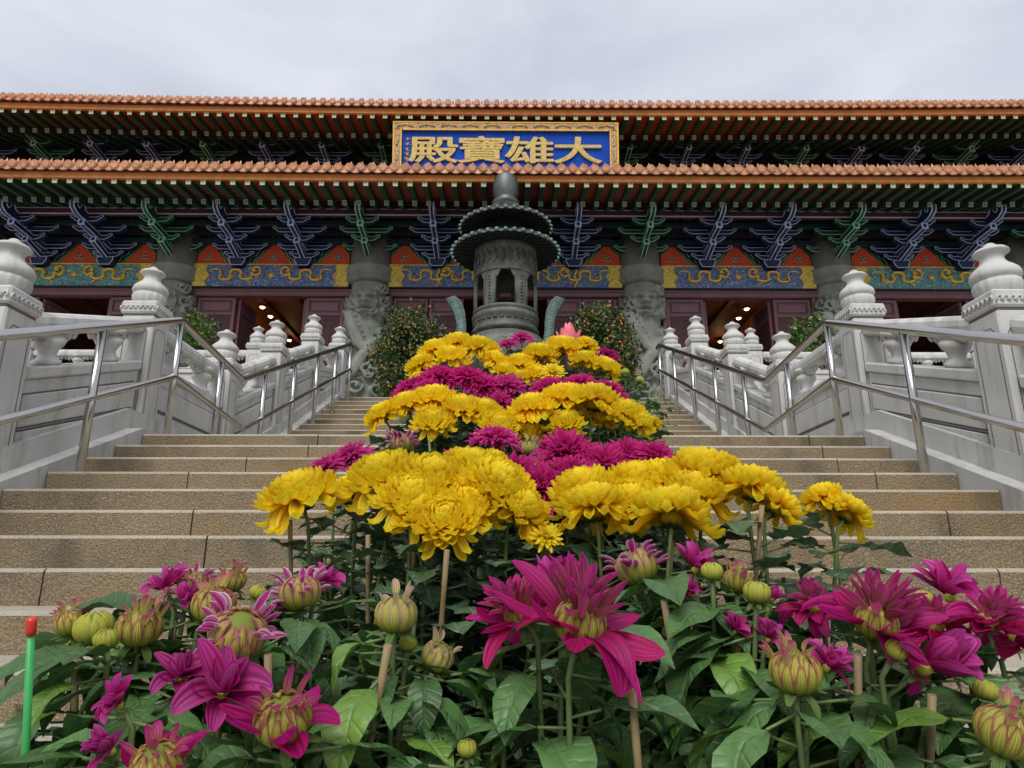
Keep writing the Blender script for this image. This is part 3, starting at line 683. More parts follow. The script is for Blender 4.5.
# --- eaves: two roofs with tiles, fascia, two rows of rafters
def lift(x, X, k): 
    a = abs(x); return k * (a / 12.6) ** 2 + .05 * max(0, a - (X - 2.6)) ** 2
RAFT = {}
def rafter_mesh(nm, L_, w, h, mi):
    b = MB(); b.box(-w / 2, w / 2, 0, L_, 0, h, 0); b.box(-w / 2 - .002, w / 2 + .002, -.008, .004, -.002, h + .002, 1)
    if mi == 'raft_end2':
        b.box(-w * .3, w * .3, -.014, -.007, h * .2, h * .8, 2); b.box(-w * .17, w * .17, -.018, -.013, h * .33, h * .67, 1)
    else: b.box(-w * .28, w * .28, -.012, -.007, h * .58, h * .7, 2)
    return b.mesh(nm, ['raft', mi, 'green'])
def eave(name, yE, zE, X, lk, top_dy, top_dz, spac, vis, tsz):
    Lf = lambda x: lift(x, X, lk)
    # fascia board (the eave part itself)
    n = 90; b = MB(); xs = [-X + 2 * X * k / n for k in range(n + 1)]
    def strip(y0, y1, z0, z1, mi=0):
        P = []
        for x in xs:
            q = Lf(x); P.append([(x, y0, zE + z0 + q), (x, y1, zE + z0 + q), (x, y1, zE + z1 + q), (x, y0, zE + z1 + q)])
        b.grid(P, mi, False, closed=True)
    strip(yE, yE + .07, -.03, .11, 0)
    strip(yE - .05, yE + .12, .113, .15, 1)
    ev = HO(b, name, ['fascia', 'maroon'])
    # soffit boards between rafters, rising inwards
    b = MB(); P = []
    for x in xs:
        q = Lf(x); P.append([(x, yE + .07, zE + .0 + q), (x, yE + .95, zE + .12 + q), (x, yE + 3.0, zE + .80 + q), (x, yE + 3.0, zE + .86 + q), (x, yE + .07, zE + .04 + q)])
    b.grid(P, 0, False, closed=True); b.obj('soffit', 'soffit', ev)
    # rafters
    if spac not in RAFT: RAFT[spac] = (rafter_mesh('flying_rafter', 1.0, .105, .12, 'raft_end'), rafter_mesh('eave_rafter', 2.2, .10, .105, 'raft_end2'))
    fr, er = RAFT[spac]
    sl1 = math.atan2(.12, .9); sl2 = math.atan2(.68, 2.05)
    k = -int(X / spac); rest = []
    cnt = 0
    while k * spac < X - .1:
        x = (k + .5) * spac
        if abs(x) < vis:
            inst('flying_rafter', fr, ev, (x, yE + .07, zE - .125 + Lf(x)), (sl1, 0, 0))
            inst('eave_rafter', er, ev, (x, yE + .86, zE - .145 + Lf(x)), (sl2, 0, 0))
        else: rest.append(x)
        k += 1
    b = MB()
    for x in rest:
        for (me, yy, zz, sl) in ((fr, .07, -.125, sl1), (er, .86, -.145, sl2)):
            T = Matrix.Translation((x, yE + yy, zE + zz + Lf(x))) @ Matrix.Rotation(sl, 4, 'X')
            o = len(b.v); b.v += [tuple(T @ v.co) for v in me.vertices]
            for p in me.polygons: b.f.append(tuple(i + o for i in p.vertices)); b.m.append({0: 0, 1: 1, 2: 0}[p.material_index] if me is fr else {0: 0, 1: 2, 2: 0}[p.material_index]); b.sm.append(False)
    b.col = [(1, 1, 1)] * len(b.v); b.uv = [(0, 0)] * len(b.v)
    if rest: o = b.obj('rafter_row', ['raft', 'raft_end', 'raft_end2'], ev); o['kind'] = 'stuff'
    # roof skin
    b = MB(); P = []
    for x in xs:
        q = Lf(x); P.append([(x, yE - .06, zE + .16 + q), (x, yE + 1.2, zE + .16 + .45 + q * .8), (x, yE + top_dy * .6, zE + .16 + top_dz * .52 + q * .4), (x, yE + top_dy, zE + .16 + top_dz), (x, yE + top_dy, zE + top_dz), (x, yE + 1.2, zE + .5 + q * .8), (x, yE - .06, zE + .15 + q)])
    b.grid(P, 0, True, closed=True); sk = b.obj('roof', 'tile_roof', ev)
    # barrel tiles with round ends, drip tiles and nail studs
    b = MB(); ts = .242; k = -int(X / ts); hb = MB()
    while k * ts < X - .05:
        x = k * ts + rnd.uniform(-.006, .006); q = Lf(x) + rnd.uniform(-.004, .004); z = zE + .205 + q; y = yE - .13
        path = [(x, y, z), (x, y + .35, z + .13), (x, y + 1.33, z + .46), (x, yE + top_dy * .6, zE + .2 + top_dz * .52 + q * .4), (x, yE + top_dy, zE + .2 + top_dz)]
        b.tube(path, .068, 8)
        b.tube([(x, y - .022, z - .004), (x, y + .012, z + .006)], .096 * tsz, 16); b.tube([(x, y - .032, z - .006), (x, y - .02, z - .004)], .070 * tsz, 14)
        b.lathe([(.030, 0), (.034, .035), (.026, .065), (.018, .085), (.006, .125), (.0, .13)], 8, (x, y + .13, z + .10))
        # drip tile between
        xm = x + ts / 2; dp = []
        for t in range(9):
            u = -1 + t / 4; dp.append((xm + u * .118, z - .03 + .03 * abs(u) ** 1.5))
        for t in range(8, -1, -1):
            u = -1 + t / 4; dp.append((xm + u * .118, z - .035 - .085 * tsz * math.sqrt(max(0, 1 - u * u))))
        b.prism(dp, y + .01, y + .035)
        b.tube([(xm, y + .02, z - .03), (xm, y + .9, z + .26)], [.085, .085], 8, flat=.35)
        k += 1
    b.obj('tiles', 'tile', ev)
    return ev
zl = rowh(180, 13.2)
eave('lower_eave', 13.2, zl, 19.6, .06, 4.5, 1.95, .322, 12.0, 1)
zu = rowh(113.3, 14.85)
eave('upper_eave', 14.85, zu, 20, .11, 8.0, 4.0, .322, 13.4, .82)
b = MB(); b.cbox(-17.4, 17.4, 22.6, 23.1, zu + 3.9, zu + 4.7, .05); HO(b, 'ridge', 'tile')
P = []
b = MB(); 
for s in (-1, 1):
    b.add([(s * 20, 14.8, zu + .3), (s * 17.4, 22.8, zu + 4.1), (s * 17.4, 22.9, zu + 4.1), (s * 20, 30.8, zu + .3)], [(0, 1, 2, 3)], 0)
b.add([(-20, 30.8, zu + .3), (20, 30.8, zu + .3), (17.4, 22.9, zu + 4.1), (-17.4, 22.9, zu + 4.1)], [(0, 1, 2, 3)], 0)
HO(b, 'roof_slope', 'tile_roof')
# hip ridge with little glazed beasts at the corner
for s in (-1, 1):
    b = MB(); b.tube([(s * 19.9, 14.75, zu + .62), (s * 19.5, 15.4, zu + .75), (s * 18.4, 18.8, zu + 2.0), (s * 17.4, 22.7, zu + 4.4)], .12, 8); hr = HO(b, 'hip_ridge', 'tile')
    for k in range(4):
        t = k * .5; x, y, z = s * (19.6 - t * .28), 15.2 + t * .75, zu + .82 + t * .27; b = MB()
        b.tube([(x, y + .1, z), (x, y + .02, z + .14), (x, y - .08, z + .24)], [.06, .07, .05], 8); b.sph((x, y - .12, z + .28), .06, 0, 2, (1, 1.3, 1))
        b.tube([(x, y - .08, z + .32), (x, y - .02, z + .42)], [.02, .005], 6); b.tube([(x, y + .1, z + .05), (x, y + .18, z + .2), (x, y + .12, z + .34)], [.03, .03, .008], 6)
        for q in (-.03, .03): b.tube([(x + q, y - .08, z + .18), (x + q, y - .1, z)], .018, 5)
        b.obj('ridge_beast', 'tile', hr)

# ------------------------------------------------------------------ name board
sg = thing('name_board', 'large blue name board with four gilt Chinese characters in an ornate gold frame', 'sign', (0, 15.35, E0 + 9.20))
sg.rotation_euler = (R(10), 0, 0)
BW, BH = 5.70, 1.72
b = MB(); b.box(-BW / 2 + .15, BW / 2 - .15, -.02, .06, .15, BH - .15); b.obj('board', 'cobalt', sg)
b = MB()
b.cbox(-BW / 2, BW / 2, -.09, .08, BH - .2, BH, .02); b.cbox(-BW / 2, BW / 2, -.09, .08, 0, .2, .02)
for s in (-1, 1):
    xx = sorted((s * BW / 2, s * (BW / 2 - .19))); b.cbox(xx[0], xx[1], -.09, .08, .202, BH - .202, .02)
for s in (-1, 1):
    b.box(-BW / 2 - .01, BW / 2 + .01, -.10, -.085, BH - .02 if s > 0 else .0, BH + .01 if s > 0 else .03, 1)
    xx = sorted((s * (BW / 2 + .01), s * (BW / 2 - .03))); b.box(xx[0], xx[1], -.10, -.085, .03, BH - .02, 1)
    xx = sorted((s * (BW / 2 - .215), s * (BW / 2 - .180))); b.box(xx[0], xx[1], -.10, -.085, .18, BH - .18, 1)
b.box(-BW / 2 + .24, BW / 2 - .24, -.10, -.085, BH - .215, BH - .18, 1); b.box(-BW / 2 + .24, BW / 2 - .24, -.10, -.085, .18, .215, 1)
fr = b.obj('frame', ['border', 'gold'], sg)
for s in (-1, 1):
    for k in range(5):
        x = s * (.35 + k * .55)
        b = MB(); b.tube([(x + .2 * math.sin(t * .9), -.10, BH - .10 + .04 * math.cos(t * 1.8)) for t in range(-3, 4)], .02, 6); b.obj('frame_scroll', 'goldleaf', fr)
    for k in range(3):
        z = .45 + k * .4; b = MB(); b.tube([(s * (BW / 2 - .095) + .03 * math.cos(t * 1.8), -.10, z + .15 * math.sin(t * .8)) for t in range(-3, 4)], .02, 6); b.obj('frame_scroll', 'goldleaf', fr)
for i, ch in enumerate('殿寶雄大'):
    cu = bpy.data.curves.new('t', 'FONT'); cu.body = ch; cu.size = 1.22; cu.extrude = .022
    cu.align_x = 'CENTER'
    to = bpy.data.objects.new('t', cu); C.objects.link(to); bpy.context.view_layer.update()
    me = bpy.data.meshes.new_from_object(to.evaluated_get(bpy.context.evaluated_depsgraph_get()))
    bpy.data.objects.remove(to); 
    bb = MB(); base = [tuple(v.co) for v in me.vertices]; fs = [tuple(p.vertices) for p in me.polygons]
    for q in range(9):       # brush-thick strokes: the glyph laid nine times around itself
        a_ = q * PI / 4; dx, dy = (.024 * math.cos(a_), .024 * math.sin(a_)) if q else (0, 0)
        bb.add([(x + dx, y + dy, z + .0016 * q) for x, y, z in base], fs)
    me = bb.mesh('character', 'goldleaf')
    o = bpy.data.objects.new('character', me); C.objects.link(o); o.parent = sg
    o.rotation_euler = (PI / 2, 0, 0); o.location = (-1.83 + i * 1.22, -.04, .735); o.scale = (1.06, .60, 1)
b = MB(); rr = random.Random(5)       # small signature column at the left edge
for k in range(5):
    z = 1.28 - k * .13; b = MB()
    for q in range(4):
        x0 = -2.50 + rr.uniform(-.05, .05); b.tube([(x0 - rr.uniform(.02, .05), -.03, z + rr.uniform(-.05, .05)), (x0 + rr.uniform(.02, .06), -.03, z + rr.uniform(-.05, .05))], .008, 5)
    b.tube([(-2.54, -.03, z - .03), (-2.46, -.03, z + .035)], .008, 5); b.tube([(-2.50, -.031, z - .05), (-2.50, -.031, z + .05)], .008, 5); b.obj('inscription_mark', 'goldleaf', sg)

# ------------------------------------------------------------------ incense burner
YI = 13.3; bx = 0
inc = thing('incense_burner', 'tall bronze incense burner with two scalloped round canopies on the terrace', 'incense burner', (bx, YI, ZT))
def rel(h): return E0 + h - ZT
def canopy(r, zr, ztop, rtop, nflute, nm):
    prof = [(r, zr), (r * 1.0, zr + .045), (r * .93, zr + .09), (r * .8, zr + .16), (r * .6, zr + .25 * (ztop - zr) + .12), (rtop * 1.3, ztop - .1), (rtop, ztop)]
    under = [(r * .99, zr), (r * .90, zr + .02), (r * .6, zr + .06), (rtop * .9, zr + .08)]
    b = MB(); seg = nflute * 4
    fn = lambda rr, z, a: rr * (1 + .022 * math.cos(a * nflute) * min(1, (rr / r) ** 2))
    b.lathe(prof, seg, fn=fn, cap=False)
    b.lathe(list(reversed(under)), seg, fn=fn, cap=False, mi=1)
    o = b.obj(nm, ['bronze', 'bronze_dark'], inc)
    b = MB()
    for k in range(nflute):       # tile ribs, scalloped rim beads and ribs beneath
        a = 2 * PI * k / nflute; ca, sa = math.cos(a), math.sin(a)
        b.tube([(ca * rr, sa * rr, z + .012) for rr, z in prof], .022 * r, 6)
        b.sph((ca * r * 1.02, sa * r * 1.02, zr + .03), .034 * r + .006, 1, 1)
        b.tube([(ca * rr, sa * rr, z - .012) for rr, z in under], .016 * r, 5, 2)
    b.obj('rim_tiles', ['bronze', 'verdigris', 'bronze_dark'], o)
canopy(.965, rel(6.98), rel(7.55), .26, 36, 'upper_canopy')
canopy(1.12, rel(6.40), rel(6.78), .50, 40, 'lower_canopy')
b = MB(); b.lathe([(.50, rel(6.7)), (.42, rel(6.85)), (.42, rel(7.1))], 32); b.obj('neck', 'bronze_dark', inc)
b = MB(); b.lathe([(.20, rel(7.50)), (.29, rel(7.57)), (.30, rel(7.63)), (.22, rel(7.68)), (.235, rel(7.74)), (.265, rel(7.80)), (.28, rel(7.9)), (.28, rel(8.1)), (.26, rel(8.22)), (.19, rel(8.32)), (.08, rel(8.37)), (.02, rel(8.38))], 32)
b.obj('finial', mat('finial_bronze', (.10, .12, .11), .45, .4, var=.25, scale=6), inc)
# lantern chamber: top ring, bottom mouldings, six pierced posts with arched windows
zt_, zm_ = rel(6.44), rel(5.0)
b = MB(); b.lathe([(.60, zt_ + .05), (.66, zt_), (.655, zt_ - .08), (.645, zt_ - .1), (.645, rel(5.86)), (.665, rel(5.84)), (.665, rel(5.80)), (.60, rel(5.80)), (.60, zt_ + .05)], 48, cap=False)
ch = b.obj('chamber_band', 'bronze_light', inc)
b = MB()
for k in range(26):
    a = 2 * PI * k / 26; ca, sa = math.cos(a), math.sin(a); z = rel(6.12)
    b.tube([(ca * .655, sa * .655, z - .16), (math.cos(a + .06) * .66, math.sin(a + .06) * .66, z), (ca * .655, sa * .655, z + .16)], .018, 5)
    b.tube([(math.cos(a + .12) * .655, math.sin(a + .12) * .655, z + .1), (math.cos(a + .1) * .66, math.sin(a + .1) * .66, z - .1)], .012, 5)
b.obj('relief', 'bronze_light', ch)
zA, zB_ = zm_, rel(5.83)
for k in range(6):
    a0 = -PI / 2 + PI / 6 + k * PI / 3; b = MB(); hwid = R(12)
    # wall piece from this post to the middle of the arches on both sides (arched top)
    P = []
    for t in range(-14, 15):
        a = a0 + R(30) * t / 14; off = abs(t) / 14 * 30
        if off <= 12: zlow = zA
        else:
            u = (30 - off) / 18.0        # 0 at window centre, 1 at post
            zlow = zB_ - .02 - .16 * min(1, max(0, u - .45) / .4)
            zlow -= .0
        P.append([(.645 * math.cos(a), .645 * math.sin(a), zlow), (.645 * math.cos(a), .645 * math.sin(a), zB_), (.60 * math.cos(a), .60 * math.sin(a), zB_), (.60 * math.cos(a), .60 * math.sin(a), zlow)])
    b.grid(P, 0, False, closed=True)
    for t in (-11, 11):
        a = a0 + R(t); b.tube([(.655 * math.cos(a), .655 * math.sin(a), zA), (.655 * math.cos(a), .655 * math.sin(a), zB_ - .12)], .014, 6)
    for q in range(10):
        z = zA + .05 + q * .07; b.sph((.65 * math.cos(a0), .65 * math.sin(a0), z), .028, 0, 1)
    b.obj('window_post', 'bronze_light', inc)
b = MB(); b.lathe([(.66, zm_ - .02), (.68, zm_), (.68, zm_ + .05), (.655, zm_ + .07), (.56, zm_ + .07), (.56, zm_ - .02)], 48, cap=False)
b.lathe([(.0, zm_ + .01), (.6, zm_ + .012)], 48, cap=False, mi=1)
b.lathe([(.55, rel(4.52)), (.69, rel(4.58)), (.70, rel(4.63)), (.665, rel(4.66)), (.65, rel(4.72)), (.655, rel(4.82)), (.69, rel(4.86)), (.70, rel(4.92)), (.67, rel(4.95)), (.66, zm_ - .02)], 48, cap=False)
for k in range(30):
    a = 2 * PI * k / 30; b.tube([(math.cos(a + t * .05) * .665, math.sin(a + t * .05) * .665, rel(4.77) + .03 * math.cos(t * 2)) for t in range(-1, 2)], .016, 5)
b.obj('chamber_base', ['bronze_light', 'bronze_dark'], inc)
b = MB()
bowl = [(.30, rel(2.71) + .72), (.62, rel(2.71) + .8), (.86, rel(2.71) + 1.0), (.93, rel(2.71) + 1.25), (.92, rel(4.14)), (.86, rel(4.34)), (.74, rel(4.48)), (.60, rel(4.55)), (.5, rel(4.57))]
b.lathe(bowl, 56); bo = b.obj('bowl', 'bronze_light', inc)
b = MB()
for k in range(16):
    a = 2 * PI * k / 16
    P = []
    for t in range(12):
        ph = t * .62; q = .075 * (1 - t / 14)
        zz = rel(4.30) + q * math.sin(ph); rr = .86 - (zz - rel(4.30)) * .75; aa = a + q * math.cos(ph) / .8
        P.append((rr * math.cos(aa), rr * math.sin(aa), zz))
    b.tube(P, .016, 5)
b.obj('bowl_relief', 'verdigris', bo)
for s in (-1, 1):
    b = MB(); pts = []
    C0 = [(.78, 4.14), (.86, 4.38), (.90, 4.62), (.91, 4.86), (.95, 5.08), (1.04, 5.28), (1.15, 5.40)]
    W0 = [.12, .12, .115, .12, .13, .14, .12]
    P = []
    for (x, h), w in zip(C0, W0): P.append([(s * (x - w * .8), -.10, rel(h) + .03), (s * (x + w * .8), -.10, rel(h) - .03), (s * (x + w * .8), .10, rel(h) - .03), (s * (x - w * .8), .10, rel(h) + .03)])
    b.grid(P, 0, True, closed=True); b.add([P[-1][i] for i in range(4)], [(0, 1, 2, 3)], 0)
    for i in range(30):
        t = i / 29 * 5.9; k = int(t); f = t - k; x = C0[k][0] * (1 - f) + C0[min(6, k + 1)][0] * f; h = C0[k][1] * (1 - f) + C0[min(6, k + 1)][1] * f
        b.tube([(s * (x - .09), -.103, rel(h) + .02), (s * (x + .09), -.103, rel(h) - .02)], .008, 4)
    b.obj('handle', 'verdigris', inc)
for k in range(3):
    a = PI / 2 + k * 2 * PI / 3; b = MB(); ca, sa = math.cos(a), math.sin(a)
    b.tube([(ca * .55, sa * .55, rel(2.71) + 1.0), (ca * .78, sa * .78, .7), (ca * .70, sa * .70, .35), (ca * .78, sa * .78, .18), (ca * .82, sa * .82, .05)], [.16, .19, .12, .10, .15], 14); b.obj('leg', 'bronze', inc)
b = MB(); b.lathe([(1.15, .002), (1.15, .12), (1.05, .16)], 48); b.obj('base_slab', 'column_plain', inc)

# ------------------------------------------------------------------ potted trees on the terrace
M['kleaf'] = mat('kumquat_leaf', (.036, .068, .020), .45, var=.4, scale=4, attr='Pig')
M['kfruit'] = mat('kumquat_fruit', (.50, .20, .02), .4, var=.3, scale=3)
M['bark'] = mat('bark', (.10, .075, .05), .9, var=.3, scale=20, bump=.5)
M['glazed_pot'] = mat('glazed_pot', (.20, .05, .025), .3, var=.2)
def bushy(name, label, cat, loc, rx, rz, nleaf, nfruit, seed, lsz, zbot, group, tint=(1, 1, 1)):
    rr = random.Random(seed); t = thing(name, label, cat, loc, group=group)
    b = MB(); b.lathe([(.20, 0), (.26, .04), (.34, .30), (.38, .50), (.42, .52), (.42, .57), (.36, .575), (.35, .50)], 24, cap=True); b.obj('pot', 'glazed_pot', t)
    b = MB(); b.tube([(0, 0, .5), (.02, .01, zbot), (0, 0, zbot + rz * .8)], [.05, .045, .02], 8)
    for k in range(14):
        a = rr.uniform(0, 6.28); z = zbot + rr.uniform(.1, .8) * rz; b.tube([(0, 0, z), (math.cos(a) * rx * .5, math.sin(a) * rx * .5, z + .15), (math.cos(a) * rx * .8, math.sin(a) * rx * .8, z + .35)], [.02, .012, .005], 5)
    b.obj('trunk', 'bark', t)
    lf, fb = MB(), MB(); zc = zbot + rz
    cl = []
    for _ in range(90):
        u = rr.uniform(-1, 1); a = rr.uniform(0, 2 * PI); q = math.sqrt(1 - u * u); e = rr.uniform(.72, 1.04)
        cl.append((rx * q * math.cos(a) * e, rx * q * math.sin(a) * e, zc + rz * u * e))
    for i in range(nleaf):
        c = rr.choice(cl); f = rr.random() ** .4 * .0 + 1
        d = Vector((rr.gauss(0, 1), rr.gauss(0, 1), rr.gauss(0, 1))).normalized()
        sp = rx * .20
        p = Vector(c) + Vector((rr.gauss(0, sp), rr.gauss(0, sp), rr.gauss(0, sp)))
        if rr.random() < .25: p = Vector((p.x * .6, p.y * .6, zc + (p.z - zc) * .7))
        n = d.cross(Vector((rr.gauss(0, 1), rr.gauss(0, 1), rr.gauss(0, 1)))).normalized(); s_ = lsz * rr.uniform(.7, 1.3)
        v = rr.uniform(.5, 1.7); co = (v * tint[0], v * tint[1], v * tint[2] * rr.uniform(.6, 1))
        lf.add([p, p + d * s_ * .5 + n * s_ * .26, p + d * s_, p + d * s_ * .5 - n * s_ * .26], [(0, 1, 2, 3)], 0, False, [co] * 4)
    lf.obj('crown', 'kleaf', t, True)
    if nfruit:
        for i in range(nfruit):
            c = Vector(rr.choice(cl)); c = Vector((c.x * 1.02, c.y * 1.02, zc + (c.z - zc) * 1.0)) + Vector((rr.gauss(0, .09), rr.gauss(0, .09), rr.gauss(0, .09)))
            fb.sph(c, rr.uniform(.019, .029), 0, 1, (1, 1, 1.15))
        o = fb.obj('fruits', 'kfruit', t); o['kind'] = 'stuff'
    return t
for s in (-1, 1):
    p = at(410 if s < 0 else 602, 354, 14.0)
    bushy('kumquat_tree', f"potted kumquat tree covered in small orange fruit, {'left' if s < 0 else 'right'} of the bronze burner", 'potted tree', (p.x, p.y, ZT),       .62, .92, 12000, 800, 3 + s, .085, p.z - ZT - .98, 'kumquat trees beside the burner')
    p = at(197 if s < 0 else 812, 336, 14.6)
    bushy('potted_shrub', f"green potted shrub on the terrace in front of the {'left' if s < 0 else 'right'} doorway", 'potted plant', (p.x, p.y, ZT), .42, .45, 1500, 0, 9 + s, .09, p.z - ZT - .5, 'shrubs in front of the doorways', (1.9, 2.0, 1.2))

# ------------------------------------------------------------------ flowers marching up the stairs
def fmat(name, rough, sss, var=.12, sc=40, veins=None, spec=.4, bump=.25, trans=0, stripe=(.80, 1.12)):
    m = mat(name, (1, 1, 1), rough, var=var, scale=sc, attr='Pig', spec=spec)
    t = m.node_tree; b = t.nodes['Principled BSDF']; n = t.nodes.new; l = t.links.new
    uv = n('ShaderNodeUVMap'); uv.uv_map = 'UVMap'; sp = n('ShaderNodeSeparateXYZ'); l(uv.outputs[0], sp.inputs[0])
    def mth(op, a, bb=None, c=None):
        x = n('ShaderNodeMath'); x.operation = op
        for i, q in enumerate((a, bb, c)):
            if q is None: continue
            if isinstance(q, (int, float)): x.inputs[i].default_value = q
            else: l(q, x.inputs[i])
        return x.outputs[0]
    U, V = sp.outputs[0], sp.outputs[1]
    if veins == 'petal':       # long fine furrows along a petal
        h = mth('SINE', mth('MULTIPLY', U, 34.0))
        src = b.inputs['Base Color'].links[0].from_socket; st = n('ShaderNodeMapRange'); l(mth('SINE', mth('ADD', mth('MULTIPLY', U, 27.0), mth('MULTIPLY', V, 2.0))), st.inputs[0])
        st.inputs[1].default_value = -1; st.inputs[3].default_value = stripe[0]; st.inputs[4].default_value = stripe[1]
        vm = n('ShaderNodeVectorMath'); vm.operation = 'SCALE'; l(src, vm.inputs[0]); l(st.outputs[0], vm.inputs['Scale']); l(vm.outputs[0], b.inputs['Base Color'])
    else:                      # side veins running out and forward from the midrib
        au = mth('ABSOLUTE', U)
        ph = mth('SUBTRACT', mth('MULTIPLY', V, 44.0), mth('MULTIPLY', au, 12.0))
        side = mth('POWER', mth('ABSOLUTE', mth('COSINE', mth('MULTIPLY', ph, .5))), 14.0)
        rib = mth('SUBTRACT', 1.0, mth('MINIMUM', 1.0, mth('MULTIPLY', au, 14.0)))
        vn = mth('MAXIMUM', mth('MULTIPLY', side, .55), rib)
        h = mth('MULTIPLY', vn, -.9)
        src = b.inputs['Base Color'].links[0].from_socket
        k = n('ShaderNodeMix'); k.data_type = 'RGBA'; l(mth('MULTIPLY', vn, .26), k.inputs[0]); l(src, k.inputs[6]); k.inputs[7].default_value = (.20, .28, .12, 1)
        l(k.outputs[2], b.inputs['Base Color'])
        x = n('ShaderNodeTexNoise'); x.inputs['Scale'].default_value = 55; tc = n('ShaderNodeTexCoord'); l(tc.outputs['Object'], x.inputs[0])
        h = mth('ADD', h, mth('MULTIPLY', x.outputs[0], 1.6))
    bp = n('ShaderNodeBump'); bp.inputs['Strength'].default_value = bump; bp.inputs['Distance'].default_value = .0016
    oi = n('ShaderNodeObjectInfo'); mr = n('ShaderNodeMapRange'); l(oi.outputs['Random'], mr.inputs[0]); mr.inputs[3].default_value = .92; mr.inputs[4].default_value = 1.06
    src = b.inputs['Base Color'].links[0].from_socket; vm = n('ShaderNodeVectorMath'); vm.operation = 'SCALE'; l(src, vm.inputs[0]); l(mr.outputs[0], vm.inputs['Scale']); l(vm.outputs[0], b.inputs['Base Color'])
    l(h, bp.inputs['Height']); l(bp.outputs[0], b.inputs['Normal'])
    if trans:
        tr = n('ShaderNodeBsdfTranslucent'); ms = n('ShaderNodeMixShader'); ms.inputs[0].default_value = trans
        l(b.inputs['Base Color'].links[0].from_socket, tr.inputs[0]); l(b.outputs[0], ms.inputs[1]); l(tr.outputs[0], ms.inputs[2])
        out = [q for q in t.nodes if q.type == 'OUTPUT_MATERIAL'][0]; l(ms.outputs[0], out.inputs[0])
    return m
M['petal'] = fmat('petal', .5, 0, .08, 60, 'petal', .3, .35, .48)
M['petal_smooth'] = fmat('chrysanthemum_petal', .5, 0, .06, 60, 'petal', .3, .3, .50, stripe=(.95, 1.04))
M['leaf'] = fmat('leaf', .40, 0, .28, 22, 'leaf', .42, 1.0, .15)
M['stem'] = mat('green_stem', (.10, .15, .045), .55, var=.2, scale=30)
M['bamboo'] = mat('bamboo_stake', (.22, .155, .07), .6, var=.25, scale=25)
M['potm'] = mat('plastic_pot', (.14, .045, .025), .55, var=.1)
M['soil'] = mat('potting_soil', (.03, .022, .016), .95)
M['green_stake'] = mat('green_plastic', (.03, .30, .07), .4, var=.08); M['red_cap'] = mat('red_plastic', (.55, .03, .02), .35, var=.05)

def lerp(a, b, t): return tuple(a[i] * (1 - t) + b[i] * t for i in range(3))
def jit(c, rr, q=.15): k = 1 + rr.uniform(-q, q); return tuple(min(1, v * k) for v in c)
def petal(b, base, dirv, axis, Ln, Wd, curl, c0, c1, cup=.35, nl=6, nw=3, wp=None, twist=0, tipc=None, thick=0, edge=None):
    """a petal: starts at base along dirv, bends towards (+) or away from (-) axis by curl radians; c0->c1 pigment"""
    d = dirv.normalized(); side = d.cross(axis)
    if side.length < 1e-3: side = d.cross(Vector((1, .3, 0)))
    side.normalize(); nrm = side.cross(d).normalized()    # points to the axis side
    if nrm.dot(axis) < 0 and abs(nrm.dot(axis)) > .2: pass
    P, col, uv = [], [], []; p = Vector(base); ang = 0
    for i in range(nl + 1):
        t = i / nl
        w = Wd * (wp(t) if wp else math.sin(PI * min(1, .12 + .80 * t)) ** .6)
        dd = d * math.cos(ang) + nrm * math.sin(ang); nn = nrm * math.cos(ang) - d * math.sin(ang)
        row = []
        ss = side * math.cos(twist * t) + nn * math.sin(twist * t)
        for j in range(nw):
            u = -1 + 2 * j / (nw - 1)
            row.append(p + ss * (u * w * .5) + nn * (cup * w * .5 * (u * u)))
            cc = lerp(c0, c1, t)
            if tipc and t > .8: cc = tipc
            if edge and abs(u) > .6: cc = lerp(cc, edge, .85)
            col.append(cc); uv.append((u * .5, t))
        P.append(row); p = p + dd * (Ln / nl); ang += curl(t) / nl if callable(curl) else curl / nl
    b.grid(P, 0, True, col, uv)
def sphdir(phi, a): return Vector((math.sin(phi) * math.cos(a), math.sin(phi) * math.sin(a), math.cos(phi)))
Z = Vector((0, 0, 1))
